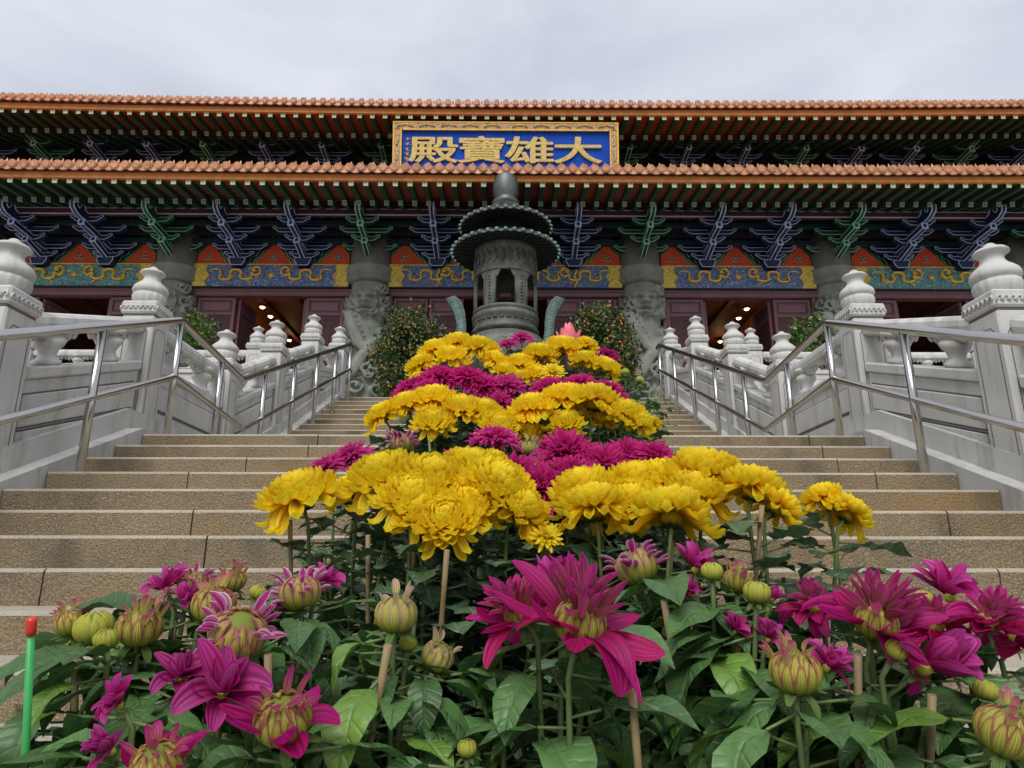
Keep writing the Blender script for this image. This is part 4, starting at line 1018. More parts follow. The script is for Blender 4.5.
def mum(seed, R0=.075, cols=((.80, .44, .004), (.86, .60, .012)), n=150, kind='incurved'):
    rr = random.Random(seed); b = MB(); GA = 2.39996; asym = rr.uniform(0, 6.28)
    for i in range(n):
        t = (i + .5) / n; phi = .10 + (1.78 if kind == 'incurved' else 1.55) * t ** .62; a = i * GA + rr.uniform(-.15, .15)
        d = sphdir(phi, a); c0 = jit(cols[0], rr, .12); c1 = jit(cols[1], rr, .10)
        if kind == 'incurved':
            base = sphdir(phi * .8, a) * (R0 * .30); Ln = R0 * (.50 + .48 * t) * rr.uniform(.85, 1.12)
            if t > .82 and rr.random() < .55:         # long loose petals hanging and hooking at the tip
                hang = rr.uniform(1.7, 2.2); d = sphdir(hang, a); Ln = R0 * rr.uniform(.95, 1.35)
                petal(b, base, d, Z, Ln, R0 * rr.uniform(.26, .38), lambda q: -.7 if q < .45 else 4.6, c0, c1, .9, 8, 3)
                continue
            petal(b, base, d, Z, Ln, R0 * rr.uniform(.30, .44), (lambda q, t=t: .35 if q < .35 else 2.6 + .6 * (1 - t)), c0, c1, .75, 7, 3)
        elif kind == 'spiky':
            base = sphdir(phi * .8, a) * (R0 * .22); Ln = R0 * (.45 + .55 * t) * rr.uniform(.85, 1.1)
            petal(b, base, d, Z, Ln, R0 * rr.uniform(.12, .19), rr.uniform(-.9, .9) - .5 * t, c0, c1, .8, 5, 3, twist=rr.uniform(-.8, .8))
        else:         # open daisy-like with a darker eye
            base = sphdir(phi * .8, a) * (R0 * .2); Ln = R0 * (.3 + .7 * t) * rr.uniform(.9, 1.1)
            petal(b, base, sphdir(.2 + 1.35 * t ** .6, a), Z, Ln, R0 * .26, rr.uniform(-.5, .5), lerp(c0, (.25, .3, .03), .7 * (1 - t)), c1, .5, 5, 3)
    b.sph((0, 0, 0), R0 * .30, 0, 2, (1, 1, .8), col=lerp(cols[0], (.2, .25, .02), .4))
    # calyx
    for k in range(9):
        petal(b, Vector((0, 0, -R0 * .26)), sphdir(1.75, k * .7), Z, R0 * .32, R0 * .16, 1.0, (.05, .10, .03), (.08, .14, .04), .3, 3, 3)
    return b
YEL = ((1.0, .58, .006), (1.0, .80, .030)); MAG = ((.36, .005, .10), (.74, .035, .28)); MAG2 = ((.42, .010, .14), (.80, .07, .36))
HEADS = {'Y': [mum(k, .075, YEL, 150).mesh('flower_head', 'petal_smooth', True) for k in (1, 2, 3, 4, 5)],
         'Yo': [mum(21, .06, YEL, 70, 'open').mesh('flower_head', 'petal_smooth', True)],
         'P': [mum(k, .068, MAG, 190, 'spiky').mesh('flower_head', 'petal', True) for k in (31, 32, 33)],
         'Pl': [mum(k, .062, MAG2, 150, 'spiky').mesh('flower_head', 'petal', True) for k in (35, 36)]}
for k, v in HEADS.items(): pass

# dahlia bud: overlapping petals closed round a ball, leafy calyx, a few loose petals
GRN, YG = (.20, .32, .035), (.60, .60, .10)
MG0, MG1, PK = (.36, .005, .10), (.56, .016, .27), (.70, .42, .50)
def ball(b, seed, r, tip, stripe, ztop=.95, flat=.9):
    rr = random.Random(seed)
    for lay, (nn, sc, top) in enumerate(((7, .90, ztop + .02), (11, .95, ztop - .05), (13, 1.0, ztop - .18))):
        for k in range(nn):
            a0 = 2 * PI * (k + .5 * (lay % 2)) / nn + rr.uniform(-.08, .08); P, col, uv = [], [], []; tp = top * rr.uniform(.88, 1.04)
            for i in range(9):
                t = i / 8; th = PI * (.93 - .86 * tp * t); w = .62 * math.sin(PI * min(1, .16 + .70 * t)) * (6.5 / nn) * (1 - .35 * t ** 3)
                row = []
                for j in range(5):
                    u = -1 + j / 2; aa = a0 + u * w; q = r * (sc + .055 * (1 - u * u) + .02 * t)
                    row.append((q * math.sin(th) * math.cos(aa), q * math.sin(th) * math.sin(aa), flat * q * math.cos(th)))
                    m_ = (max(0, min(1, (t - .34) / .22)) * (1 if abs(u) > .8 else .18 if abs(u) > .3 else 0) if t < .9 else .9) if stripe else max(0, (t - .75) / .4) * .4
                    col.append(lerp(lerp(GRN, YG, min(1, t * 1.9)), tip, m_ * (.8 + .2 * rr.random()))); uv.append((u * .5, t))
                P.append(row)
            b.grid(P, 0, True, col, uv)
    b.sph((0, 0, 0), r * .86, 0, 2, (1, 1, flat), col=(.30, .36, .06))
def calyx(b, r, seed, big=1):
    rr = random.Random(seed)
    for k in range(6):
        a = k * PI / 3 + rr.uniform(-.2, .2)
        petal(b, sphdir(2.75, a) * r * .9, sphdir(rr.uniform(1.5, 2.1), a), Z, r * rr.uniform(.8, 1.15) * big, r * .42, rr.uniform(-1.4, 1.0), (.12, .20, .05), (.17, .27, .07), .4, 5, 3)
    for k in range(8): petal(b, sphdir(2.6, k * .8) * r * .95, sphdir(1.25, k * .8), Z, r * .6, r * .3, 1.1, (.20, .28, .06), (.30, .36, .08), .4, 4, 3)
def wpt(t): return max(.03, math.sin(PI * (.10 + .84 * t ** .85)) ** .75 if t < .97 else .12)
def bud(seed, r=.024, kind='B'):
    rr = random.Random(seed); b = MB()
    if kind == 'G': ball(b, seed, r, YG, False); calyx(b, r, seed, 1.1); return b
    ball(b, seed, r, {'B': MG0, 'W': MG1, 'K': (.62, .34, .34)}[kind], True, .93)
    n = {'B': 12, 'W': 24, 'K': 9}[kind]
    for k in range(n):        # loosening petals, standing round the crown
        a = rr.uniform(0, 2 * PI); th = rr.uniform(.45, 1.5) if kind != 'W' else rr.uniform(.9, 1.9); base = sphdir(th, a) * r * .98
        c0, c1 = ((YG, MG1) if kind == 'B' else ((.36, .01, .14), (.52, .03, .28)) if kind == 'W' else (YG, (.66, .40, .45)))
        petal(b, base, (sphdir(th * .35, a) + sphdir(th, a) * (.25 if kind != 'W' else 1.4)), Z, r * rr.uniform(.55, .95), r * rr.uniform(.28, .45), rr.uniform(-.8, .3), c0, jit(c1, rr, .2), .9, 5, 5, wpt, edge=(.85, .62, .72) if kind == 'W' else None)
    calyx(b, r, seed); return b
def dahlia(seed, r=.02, nb=15, Ln=.055, skew=None, inner=30, Wd=.028, ballish=True):
    rr = random.Random(seed); b = MB()
    if ballish: ball(b, seed, r, MG0, True, .97)
    else: b.sph((0, 0, 0), r * .7, 0, 2, col=YG)
    for k in range(inner):    # narrow striped inner petals, half open
        a = rr.uniform(0, 2 * PI); th = rr.uniform(.25, 1.15)
        petal(b, sphdir(th, a) * r * .85, sphdir(th * .8 + .1, a), Z, Ln * rr.uniform(.40, .78), Wd * rr.uniform(.28, .5), rr.uniform(-.5, .8), lerp(YG, MG0, .7), jit(MG1, rr, .2), 1.1, 6, 5, wpt)
    for k in range(nb):       # broad outer petals thrown back
        a = 2 * PI * k / nb + rr.uniform(-.5, .5)
        L2 = Ln * rr.uniform(.6, 1.3); red = rr.random(); c1 = jit(lerp(MG1, (.62, .012, .14), red * .8), rr, .15)
        petal(b, sphdir(1.9, a) * r * .8, sphdir(rr.uniform(.8, 2.2), a), Z, L2, Wd * rr.uniform(.75, 1.25), rr.uniform(-2.0, 1.6), lerp(MG0, (.5, .01, .12), red), c1, rr.uniform(.3, .8), 10, 7, wpt, rr.uniform(-.7, .7))
    calyx(b, r, seed + 5); return b
def loose(seed, n, Ln=.05, Wd=.028, r=.008):         # a tuft of big petals seen from the side
    rr = random.Random(seed); b = MB(); b.sph((0, 0, 0), r, 0, 1, col=YG)
    for k in range(n):
        a = rr.uniform(0, 2 * PI); th = rr.uniform(.1, 1.45)
        petal(b, sphdir(th, a) * r, sphdir(th, a), Z, Ln * rr.uniform(.7, 1.15), Wd * rr.uniform(.7, 1.15), rr.uniform(-1.6, 1.2), MG0, jit(lerp(MG1, (.66, .10, .42), rr.random()), rr, .15), rr.uniform(.4, 1), 9, 5, wpt, rr.uniform(-.8, .8))
    calyx(b, .014, seed); return b
DH = {'B': [bud(k, .024, 'B').mesh('flower_head', 'petal', True) for k in (41, 42, 43)],
      'W': [bud(k, .026, 'W').mesh('flower_head', 'petal', True) for k in (45, 46)],
      'K': [bud(k, .024, 'K').mesh('flower_head', 'petal', True) for k in (47, 48)],
      'G': [bud(k, .016, 'G').mesh('bud', 'petal', True) for k in (51, 52)],
      'O': [dahlia(k, .021, 14, .056, None, 42, .026).mesh('flower_head', 'petal', True) for k in (61, 62, 63)],
      'Q': [dahlia(k, .027, 8, .042, None, 9, .027).mesh('flower_head', 'petal', True) for k in (64, 65)],
      'D': [dahlia(k, .020, 16, .056, None, 34, .030, False).mesh('flower_head', 'petal', True) for k in (66, 67)],
      'L': [loose(k, 14).mesh('flower_head', 'petal', True) for k in (71, 72, 73)]}

# ---- leaves
def leaf(b, p, d, up, Ln, Wd, kind, c, droop, rr, fold=.25):
    d = d.normalized(); side = d.cross(up); side = side.normalized() if side.length > 1e-3 else Vector((1, 0, 0)); nrm = side.cross(d).normalized()
    nl = 9 if kind == 'dahlia' else 16; nw = 5
    P, col, uv = [], [], []; ang = 0; p = Vector(p); tw = rr.uniform(-.5, .5); wav = rr.uniform(0, 6.28)
    for i in range(nl + 1):
        t = i / nl
        if kind == 'dahlia':
            w = Wd * max(.02, (math.sin(PI * t ** .78)) ** .85 * (1 - .18 * t)) * (1 + .05 * (i % 2))
        else:
            lobe = (0.45, .70, .92, .92, .62, .74, 1.08, 1.16, 1.0, .64, .72, 1.0, .98, .82, .66, .46, .16)[i]
            w = Wd * lobe * (.55 + .45 * math.sin(PI * min(1, t + .1))) * (.45 if i == 0 else 1)
        dd = d * math.cos(ang) - nrm * math.sin(ang); nn = nrm * math.cos(ang) + d * math.sin(ang); row = []
        ss = (side * math.cos(tw * t) + nn * math.sin(tw * t))
        for j in range(nw):
            u = -1 + j / 2; back = dd * (-.07 * Ln * (u * u) if kind != 'dahlia' else 0) * (1 if t > .1 else 0)
            row.append(p + ss * (u * w * .5) + nn * (abs(u) * w * fold * .5 + .09 * w * math.sin(t * 9 + u * 3 + wav)) + back)
            k = 1.0 + .12 * rr.uniform(-1, 1); col.append((c[0] * k, c[1] * k, c[2] * k)); uv.append((u * .5, t))
        P.append(row); p = p + dd * (Ln / nl); ang += droop / nl
    b.grid(P, 0, True, col, uv)
ALLH = []       # every bloom: (world position, radius)
EYEV = Vector((0, 0, EYE))
def covers(w, slack):
    v = w - EYEV; dv = v.length
    for h, rad in ALLH:
        q = h - EYEV; dq = q.length
        if dv < dq + rad * .5 and v.angle(q) < (rad + slack) / dq: return True
    return False
LC = {'dahlia': ((.065, .150, .042), (.095, .205, .060), (.135, .26, .038)), 'mum': ((.050, .105, .045), (.078, .145, .068), (.110, .185, .10))}
def stem_pts(a, b_, rr, n=7, bow=.02):
    a, b_ = Vector(a), Vector(b_); off = Vector((rr.uniform(-bow, bow), rr.uniform(-bow, bow), 0)); P = []
    for i in range(n + 1):
        t = i / n; P.append(a.lerp(b_, t) + off * math.sin(PI * t))
    return P
def plant(kind, name, label, cat, group, px_, py_, heads, seed, density=1.0, filler=4, spread=.13, lsz=1.0, top=None, stakes=(), tint=None, ft=(.66, .90)):
    LCk = ((.08, .19, .035), (.12, .26, .05), (.10, .22, .05)) if tint else LC[kind]
    """pot on the step at (px_,py_); heads: (world pos, mesh, size, tilt dir)"""
    rr = random.Random(seed)
    k = math.ceil((Y0 - py_) / t1 - 1e-6) if py_ < Y0 else 0; zs = ZL - r1 * k if py_ < Y0 else ZL
    zs = max(0.0, zs) + .002
    t = thing(name, label, cat, (px_, py_, zs), group=group); O = Vector((px_, py_, zs))
    POTK = inst('pot', POT, t); inst('soil', SOILM, t)
    S_, F_ = MB(), MB(); tops = []
    for (p, me, sc, tilt) in heads:
        q = p - O; ax = Vector((tilt[0], tilt[1], 1)).normalized()
        base = Vector((rr.uniform(-.03, .03), rr.uniform(-.03, .03), .15))
        neck = q - ax * .05 * sc
        P = stem_pts(base, neck, rr) + [q - ax * .016 * sc]
        S_.tube(P, [.0036] * (len(P) - 2) + [.003, .0036], 7); tops.append(P)
        h = inst('flower_head' if me.name.startswith('flower') else 'bud', me, t, q, (0, 0, 0), sc)
        h.rotation_euler = (Matrix.Rotation(0, 3, 'Z') @ ax.to_track_quat('Z', 'Y').to_matrix() @ Matrix.Rotation(rr.uniform(0, 6.28), 3, 'Z')).to_euler()
    zt = top if top is not None else (sum((p - O).z for p, *_ in heads) / len(heads) if heads else .6)
    if top is not None: zt = top - zs
    for k in range(filler):
        a = rr.uniform(0, 6.28); q = rr.uniform(.3, 1) * spread
        P = stem_pts((0, 0, .15), (q * math.cos(a), q * math.sin(a), zt * rr.uniform(*ft)), rr); S_.tube(P, .0035, 6); tops.append(P)
    for P in tops:
        n = int((26 if kind == 'mum' else 22) * density); L_ = len(P) - 1; a0 = rr.uniform(0, 6)
        for k in range(n):
            u = ((.30 + .64 * (k + rr.random()) / n) if kind == 'mum' else (.42 + .55 * (k + rr.random()) / n)) * L_; i = min(L_ - 1, int(u)); p = P[i].lerp(P[i + 1], u - i)
            a = a0 + k * 2.4 + rr.uniform(-.4, .4); pet = rr.uniform(.02, .05)
            d = Vector((math.cos(a), math.sin(a), rr.uniform(-.1, .55) if kind == 'mum' else rr.uniform(-.35, .35))).normalized(); e = p + d * pet
            Lg = rr.uniform(.055, .085) * lsz if kind == 'mum' else rr.uniform(.055, .118) * lsz
            mid_ = O + e + Vector((d.x, d.y, d.z - .35)) * Lg * .55
            if covers(mid_, .012) or covers(O + e, .004): continue
            if kind == 'mum':
                c = jit(lerp(LCk[rr.randrange(3)], LCk[0], rr.random() * .5), rr, .2); Ln = Lg
                leaf(F_, e, d, Z, Ln, Ln * rr.uniform(.68, .88), 'mum', c, rr.uniform(.3, 1.5), rr, .12)
            else:
                c = jit(LCk[0 if rr.random() < .55 else 1 if rr.random() < .8 else 2], rr, .2); Ln = Lg
                leaf(F_, e, d, Z, Ln, Ln * rr.uniform(.46, .60), 'dahlia', c, rr.uniform(.6, 2.0), rr, .22)
            S_.tube([p, e], .0016, 5)
    S_.obj('stems', 'stem', t)
    o = F_.obj('foliage', 'leaf', t, True)
    for (p0, p1) in stakes:
        b = MB(); q0, q1 = Vector(p0) - O, Vector(p1) - O; q0 = q0 + (q0 - q1).normalized() * max(0, (q0.z - .08) / max(.2, (q1 - q0).normalized().z)); n = 9
        P = [q0.lerp(q1, i / n) for i in range(n + 1)]
        b.tube(P, [.0037 if i % 3 else .0042 for i in range(n + 1)], 8); b.obj('stake', 'bamboo', t)
    return t
b = MB(); b.lathe([(.075, 0), (.085, .01), (.10, .155), (.108, .158), (.110, .182), (.102, .184), (.100, .16), (.092, .14)], 28, cap=True); POT = b.mesh('pot', 'potm')
b = MB(); b.lathe([(.094, .150), (.05, .155), (.001, .157)], 20, cap=False); SOILM = b.mesh('soil', 'soil')

ORD = ['first', 'second', 'third', 'fourth', 'fifth', 'sixth', 'seventh', 'eighth', 'ninth']
PRE = []
def row(rowname, kind, pl, heads, seed, group, cname, name='chrysanthemum', labels=None, **kw):
    """pl: plant pots [(px, z)], heads: (px,py,zoff,size_px,kind,tx,ty); each head grows from the pot nearest to it"""
    PRE.append((rowname, kind, pl, heads, seed, group, cname, name, labels, kw))
    nat_ = {'Y': .075, 'Yo': .06, 'P': .068, 'Pl': .062}
    for px, py, z, spx, hk, tx, ty in heads: ALLH.append((at(px, py, z), spx / 680 * z * .45))
def build_row(rowname, kind, pl, heads, seed, group, cname, name, labels, kw):
    P = [(at(px, 600, z)) for px, z in pl]; bag = [[] for _ in pl]; rr = random.Random(seed)
    for h in heads:
        px, py, z, spx, hk, tx, ty = h
        w = at(px, py, z); lib = HEADS.get(hk) or DH[hk]; me = lib[rr.randrange(len(lib))]
        nat = {'Y': .150, 'Yo': .12, 'P': .136, 'Pl': .124, 'B': .052, 'W': .058, 'K': .050, 'G': .034, 'O': .125, 'Q': .112, 'D': .135, 'L': .085}[hk]
        sc = spx / 680 * z / nat * (.90 if hk == 'Y' and z > 1.6 else 1)
        i = min(range(len(pl)), key=lambda i: abs(P[i].x - w.x) + .6 * abs(P[i].y - w.y)); bag[i].append((w, me, sc, (tx, ty)))
    n = len(pl)
    for i, (p, hs) in enumerate(zip(P, bag)):
        nm = {0: 'no', 1: 'one', 2: 'two', 3: 'three', 4: 'four', 5: 'five', 6: 'six'}.get(len(hs), 'many')
        what = 'bud or bloom' if name == 'dahlia' else 'head'
        pos = 'leftmost' if i == 0 else 'rightmost' if i == n - 1 else (ORD + [''] * 12)[i] + ' from left'
        lab = labels[i] if labels else f"{cname} {name} plant, {pos} in {rowname}"
        k2 = dict(kw); sk = k2.pop('stk', {})
        yt = k2.pop('ytop', None)
        if yt is None: yt = sum(h[1] for h in heads) / len(heads) + 20
        if not hs or 'ytop' in kw: k2['top'] = at(pl[i][0], yt, pl[i][1]).z
        plant(kind, name, lab, 'flower', group, p.x, p.y, hs, seed * 31 + i, stakes=sk.get(i, ()), **k2)
def stk(px0, py0, px1, py1, z): return (at(px0, py0, z), at(px1, py1, z))
# front yellow chrysanthemums
A = [(302, 500, 1.17, 80, 'Y', -.25, -.30), (350, 492, 1.27, 46, 'Y', -.5, -.2), (385, 482, 1.22, 80, 'Y', -.3, -.4), (432, 484, 1.20, 78, 'Y', .1, -.4), (412, 503, 1.12, 74, 'Y', .1, -.6), (446, 524, 1.06, 68, 'Y', 0, -1.1), (424, 515, 1.09, 60, 'Y', -.2, -.7), (470, 508, 1.12, 62, 'Y', .3, -.7), (496, 490, 1.16, 80, 'Y', .6, -.55), (520, 512, 1.14, 64, 'Y', .8, -.5), (546, 538, 1.10, 34, 'Yo', .2, -1.2), (470, 470, 1.26, 60, 'Y', .2, -.3),
     (585, 494, 1.18, 72, 'Y', -.3, -.25), (595, 512, 1.10, 72, 'Y', -.1, .15), (636, 486, 1.24, 66, 'Y', 0, -.3), (632, 506, 1.12, 66, 'Y', 0, -.5), (672, 518, 1.06, 78, 'Y', .2, .25), (664, 484, 1.24, 66, 'Y', .1, -.3), (703, 478, 1.20, 80, 'Y', .1, -.1), (694, 496, 1.15, 66, 'Y', .2, -.3), (752, 492, 1.12, 66, 'Y', .3, .1), (774, 508, 1.10, 54, 'Y', .9, .1), (823, 500, 1.15, 44, 'Y', -.3, .1), (846, 516, 1.13, 48, 'Y', .9, .2)]
row('the front yellow row', 'mum', [(300, 1.20), (368, 1.24), (418, 1.14), (458, 1.22), (512, 1.20), (590, 1.20), (648, 1.16), (700, 1.24), (762, 1.16), (838, 1.16)], A, 5, 'yellow chrysanthemums in the front row', 'yellow', filler=6, spread=.13, lsz=1.0, ft=(.62, .86),
    stk={0: (stk(292, 640, 290, 520, 1.14),), 1: (stk(368, 660, 368, 535, 1.12),), 2: (stk(411, 600, 416, 530, 1.14),), 3: (stk(437, 680, 447, 550, .99),), 7: (stk(665, 650, 672, 540, 1.08),), 8: (stk(754, 600, 762, 505, 1.06),)})
# magenta behind them
Bm = [(326, 472, 1.62, 44, 'Pl', -.5, -.5), (352, 460, 1.66, 46, 'Pl', -.4, -.6), (458, 466, 1.52, 50, 'P', 0, -.35), (495, 443, 1.62, 50, 'Pl', .1, -.3), (515, 478, 1.50, 58, 'P', -.3, -.9), (542, 494, 1.45, 70, 'P', -.2, -1.1), (566, 456, 1.55, 62, 'P', 0, -1.2), (602, 470, 1.52, 62, 'P', .1, -1.1), (572, 480, 1.46, 60, 'P', 0, -1.0), (630, 462, 1.58, 58, 'P', .2, -.9), (655, 461, 1.54, 50, 'P', .3, -.9), (402, 443, 1.7, 26, 'W', 0, -.2), (495, 460, 1.45, 27, 'Y', .5, -.4)]
row('the row behind the front yellow ones', 'mum', [(340, 1.66), (430, 1.6), (484, 1.54), (530, 1.5), (580, 1.54), (645, 1.58)], Bm, 6, 'magenta chrysanthemums in the second row', 'magenta', filler=4, spread=.12)
Cm = [(383, 417, 1.98, 42, 'Y', -.7, -.3), (408, 407, 1.98, 46, 'Y', -.3, -.3), (434, 402, 2.0, 52, 'Y', 0, -.3), (434, 424, 1.9, 46, 'Y', 0, -.8), (462, 412, 1.95, 52, 'Y', .1, -.4), (484, 414, 1.96, 46, 'Y', .3, -.4), (500, 428, 1.86, 46, 'Y', .1, -.9), (528, 434, 1.9, 36, 'Y', 0, -.8), (532, 411, 1.92, 54, 'Y', -.2, -.3), (565, 401, 1.98, 54, 'Y', 0, -.2), (594, 404, 1.94, 60, 'Y', .2, -.1), (566, 424, 1.88, 40, 'Y', 0, -.7), (625, 416, 1.92, 50, 'Y', .3, -.4), (636, 424, 1.9, 42, 'Y', .7, -.3), (650, 424, 2.0, 24, 'Y', .1, 0), (600, 420, 1.98, 36, 'Y', .1, -.4)]
row('the middle yellow row', 'mum', [(398, 1.98), (440, 1.96), (488, 1.94), (540, 1.92), (590, 1.96), (634, 1.94)], Cm, 7, 'yellow chrysanthemums in the middle row', 'yellow', filler=4, spread=.13)
Dm = [(413, 392, 2.4, 42, 'P', -.4, -.5), (440, 382, 2.4, 46, 'P', 0, -.5), (468, 382, 2.38, 44, 'P', .2, -.6), (482, 388, 2.36, 40, 'P', .3, -.9), (506, 389, 2.38, 40, 'Pl', 0, -.8), (500, 404, 2.2, 30, 'P', 0, -.8), (550, 392, 2.36, 42, 'P', -.2, -.6), (580, 389, 2.4, 42, 'P', 0, -.5), (606, 396, 2.34, 44, 'P', .3, -.5), (584, 400, 2.3, 34, 'Pl', .2, -.8), (428, 392, 2.3, 34, 'P', 0, -.8)]
row('the upper magenta row', 'mum', [(418, 2.42), (462, 2.4), (505, 2.4), (552, 2.38), (600, 2.38)], Dm, 8, 'magenta chrysanthemums in the fourth row', 'magenta', filler=4, spread=.14)
Em = [(421, 366, 2.82, 34, 'Y', -.5, -.3), (436, 352, 2.9, 38, 'Y', -.3, -.2), (458, 346, 2.95, 40, 'Y', 0, -.2), (480, 350, 2.9, 42, 'Y', .2, -.3), (452, 358, 2.8, 36, 'Y', 0, -.6), (494, 362, 2.85, 34, 'Y', .6, -.4), (417, 378, 2.7, 18, 'Y', -.6, -.3), (505, 372, 2.7, 28, 'Y', .3, -.6), (520, 366, 2.8, 38, 'Y', 0, -.4), (540, 357, 2.85, 42, 'Y', 0, -.3), (562, 350, 2.9, 42, 'Y', .1, -.2), (538, 375, 2.7, 28, 'Y', 0, -.9), (553, 374, 2.66, 26, 'Yo', 0, -1.4), (585, 362, 2.8, 34, 'Y', .1, -.3), (605, 370, 2.76, 38, 'Y', .5, -.3), (586, 346, 2.95, 26, 'Y', .3, -.1), (520, 378, 2.68, 24, 'Y', 0, -.6)]
row('the top row below the burner', 'mum', [(428, 2.9), (462, 2.92), (492, 2.86), (524, 2.84), (560, 2.86), (596, 2.86)], Em, 9, 'yellow chrysanthemums in the top row', 'yellow', filler=4, spread=.15)
Fm = [(522, 340, 3.5, 24, 'Pl', 0, -.4), (508, 346, 3.45, 20, 'Pl', 0, -.4), (577, 350, 3.2, 22, 'P', 0, -.6), (606, 357, 3.3, 26, 'P', .3, -.3), (560, 355, 3.2, 18, 'P', 0, -.4)]
row('the small group at the very top', 'mum', [(516, 3.5), (575, 3.3), (606, 3.35)], Fm, 10, 'magenta chrysanthemums at the top', 'magenta', filler=4, spread=.12)
Gm = [(625, 372, 2.66, 9, 'G', 0, 0), (612, 384, 2.6, 9, 'G', 0, -.2), (640, 380, 2.6, 9, 'G', .3, 0)]
row('the clump right of the top rows', 'mum', [(622, 2.62), (645, 2.66)], Gm, 12, 'fresh green chrysanthemums', 'green budding', filler=14, spread=.13, lsz=.7, tint='fresh', ytop=378, ft=(.88, 1.0))
# dahlias in the middle gaps
Hm = [(530, 448, 1.75, 18, 'K', 0, -.3), (404, 447, 1.74, 20, 'K', 0, -.3)]
row('the gap below the middle yellow row', 'dahlia', [(430, 1.74), (520, 1.72), (618, 1.7), (668, 1.72)], Hm, 13, 'green dahlias in the middle', 'green leafy', 'dahlia', filler=7, spread=.11, lsz=.85, ytop=436, ft=(.85, 1.0), tint='fresh')
# front dahlias
J = [(72, 622, .86, 33, 'B', -.2, -.1), (94, 627, .82, 38, 'G', -.1, -.2), (140, 626, .78, 46, 'B', .1, -.25), (106, 639, .74, 24, 'G', 0, -.3),
     (167, 590, .86, 40, 'L', -.4, -.1), (214, 604, .80, 44, 'B', .1, -.2), (238, 633, .72, 60, 'W', .45, -.7), (193, 582, .88, 32, 'W', .2, 0), (232, 580, .88, 28, 'B', .1, -.1), (258, 592, .82, 17, 'G', .3, -.1), (190, 604, .84, 34, 'L', -.5, -.3),
     (300, 592, .84, 44, 'W', -.1, -.15), (322, 584, .88, 34, 'L', .4, -.1), (288, 612, .84, 26, 'L', -.3, -.5),
     (396, 614, .74, 42, 'K', .05, -.1), (438, 656, .76, 33, 'K', .7, -.3), (408, 643, .76, 18, 'G', .1, -.1),
     (283, 718, .60, 112, 'Q', 0, -.7), (222, 694, .66, 78, 'L', .3, -.8), (180, 680, .74, 50, 'L', 0, -.5), (120, 706, .62, 44, 'L', -.5, -.4), (157, 764, .56, 100, 'Q', 0, -.5), (112, 752, .60, 50, 'L', -.7, -.5), (20, 716, .8, 16, 'K', 0, 0),
     (467, 748, .66, 20, 'G', 0, -.2),
     (580, 622, .68, 150, 'O', .2, -.35), (520, 612, .74, 96, 'O', -.6, -.5), (552, 600, .78, 70, 'L', -.2, -.1),
     (636, 566, .92, 46, 'W', -.3, .1), (695, 570, .90, 44, 'L', 0, 0), (712, 571, .84, 22, 'G', 0, -.1), (738, 580, .86, 30, 'B', .1, -.1), (757, 592, .80, 27, 'G', .1, -.1), (690, 594, .86, 28, 'L', -.2, -.4), (772, 600, .84, 24, 'L', .4, -.3),
     (795, 671, .66, 52, 'B', 0, -.15), (826, 668, .68, 50, 'L', .9, -.3),
     (815, 606, .84, 66, 'D', -.5, -.4), (876, 622, .74, 118, 'O', .2, -.3), (866, 594, .80, 30, 'B', .1, 0), (950, 598, .84, 60, 'L', -.2, 0), (988, 620, .78, 92, 'D', .3, -.7), (936, 626, .80, 78, 'D', -.1, -.5), (925, 668, .70, 88, 'L', .8, -1.0), (896, 650, .70, 22, 'G', .4, -.5), (924, 598, .82, 18, 'G', .2, 0), (1016, 640, .80, 70, 'D', .6, -.4),
     (986, 690, .68, 24, 'G', .3, 0), (1006, 731, .58, 58, 'B', .3, -.3), (735, 632, .8, 30, 'L', 0, -.6), (768, 640, .78, 34, 'L', .2, -.5)]
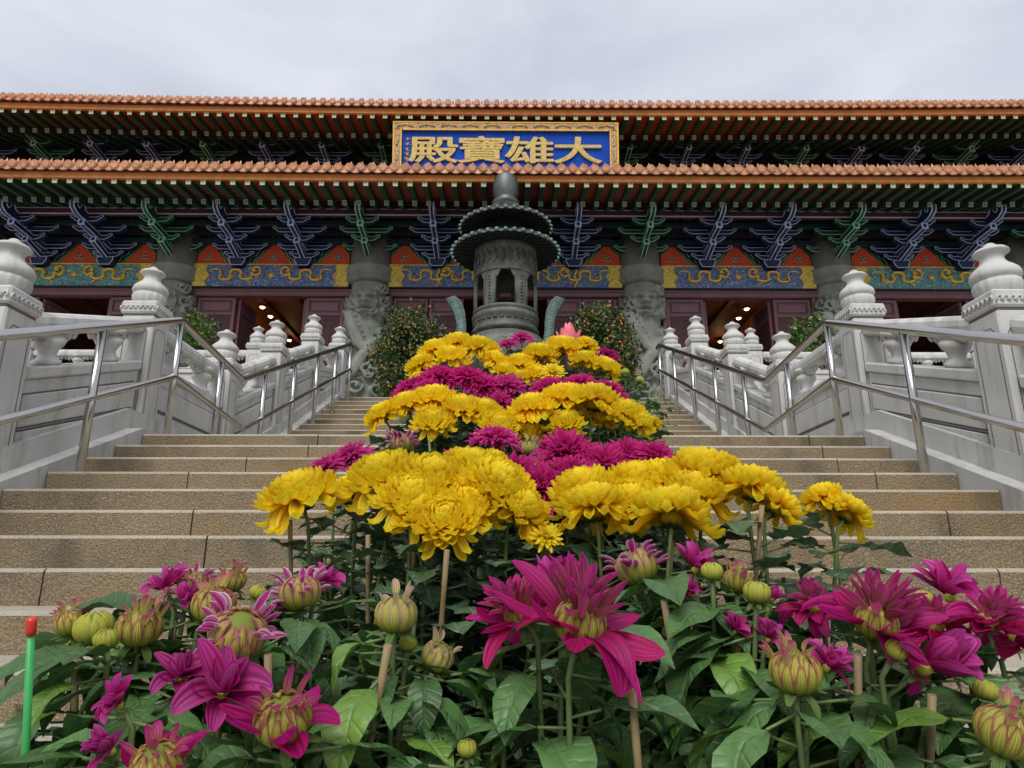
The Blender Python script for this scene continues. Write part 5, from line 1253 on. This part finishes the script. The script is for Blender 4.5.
row('the front dahlia rows at the foot of the display', 'dahlia', [(30, .66), (85, .82), (150, .62), (140, .84), (212, .84), (262, .64), (300, .88), (398, .76), (470, .68), (520, .78), (585, .70), (640, .92), (730, .86), (795, .68), (818, .86), (880, .74), (945, .84), (1000, .62), (1010, .80)],
    J, 14, 'dahlias at the foot of the display', 'magenta', 'dahlia', filler=8, spread=.13, lsz=.98, density=1.25,
    labels=['leafy dahlia at the bottom left corner beside the green plastic stake',
            'dahlia with purple-tipped greenish buds, leftmost of those in front of the steps',
            'dahlia with red-pink petals round a bud, cut by the bottom edge at left',
            'dahlia with a wide striped bud below upright magenta petals at left',
            'dahlia with white-tipped ruffled magenta bloom and small green buds at left',
            'dahlia with crimson petals spread round a big yellow bud, lower left',
            'dahlia with striped bud and magenta petals, below the leftmost yellow chrysanthemum',
            'dahlia with closed pinkish buds beside a leaning bamboo stake',
            'dahlia with one tiny green bud at the bottom middle',
            'dahlia with spread magenta petals, left half of the large central blooms',
            'dahlia with the largest magenta bloom and broad hanging leaves, front centre',
            'dahlia with a whitish ruffled bud behind the large central bloom',
            'dahlia with round green buds right of the large central bloom',
            'dahlia with single round yellow bud striped purple, lower right',
            'dahlia with shaggy magenta bloom behind the striped yellow bud at right',
            'dahlia with large star-shaped magenta bloom left of the right edge clump',
            'dahlia with dense magenta blooms against the steps at right',
            'dahlia with big yellow and pink bud at the bottom right corner',
            'dahlia with magenta blooms touching the right edge of the picture'],
    stk={1: (stk(75, 700, 75, 655, .8),), 4: (stk(268, 690, 268, 655, .7),), 7: (stk(366, 765, 388, 645, .70),), 10: (stk(640, 790, 632, 690, .64),), 11: (stk(680, 700, 664, 600, .80),), 15: (stk(858, 720, 858, 655, .70),), 16: (stk(930, 770, 932, 695, .68),), 12: (stk(738, 700, 738, 640, .80),)})
for q in PRE: build_row(*q)
# green plastic stake with a red cap at the lower left
p0, p1 = at(24, 790, .62), at(31, 634, .62)
t = thing('plant_stake', 'thin green plastic stake with a red cap, standing left of all the flowers', 'stake', (p0.x, p0.y, p0.z - .35))
O = Vector(t.location); b = MB(); b.tube([Vector((0, 0, 0)), p0 - O, p1 - O], .0034, 10); b.obj('shaft', 'green_stake', t)
b = MB(); b.tube([p1 - O + (p1 - p0).normalized() * k for k in (-.001, .004, .012, .015)], [.0042, .0045, .0045, .0035], 10); b.obj('cap', 'red_cap', t)
# pink lotus ornament beside the burner
lp = at(569, 347, 12.6); t = thing('lotus_ornament', 'bright pink lotus ornament with pointed petals, right of the bronze burner', 'ornament', (lp.x, lp.y, ZT))
M['pink'] = mat('pink_cloth', (.72, .07, .13), .5, var=.2, scale=5, col2=(.80, .25, .28)); zc = lp.z - ZT - .15
b = MB(); b.lathe([(.25, 0), (.25, .05), (.06, .12), (.06, zc - .05), (.2, zc)], 20); b.obj('stand', 'mauve_dark', t)
for lay, (n, th, Ln) in enumerate(((5, .25, .62), (7, .6, .50))):
    for k in range(n):
        b = MB(); a = 2 * PI * (k + .5 * lay) / n; petal(b, Vector((0, 0, zc)) + sphdir(PI / 2, a) * .06, sphdir(th, a), Z, Ln, .22, .5, (1, 1, 1), (1, 1, 1), .6, 8, 5, wpt); b.obj('petal', 'pink', t)
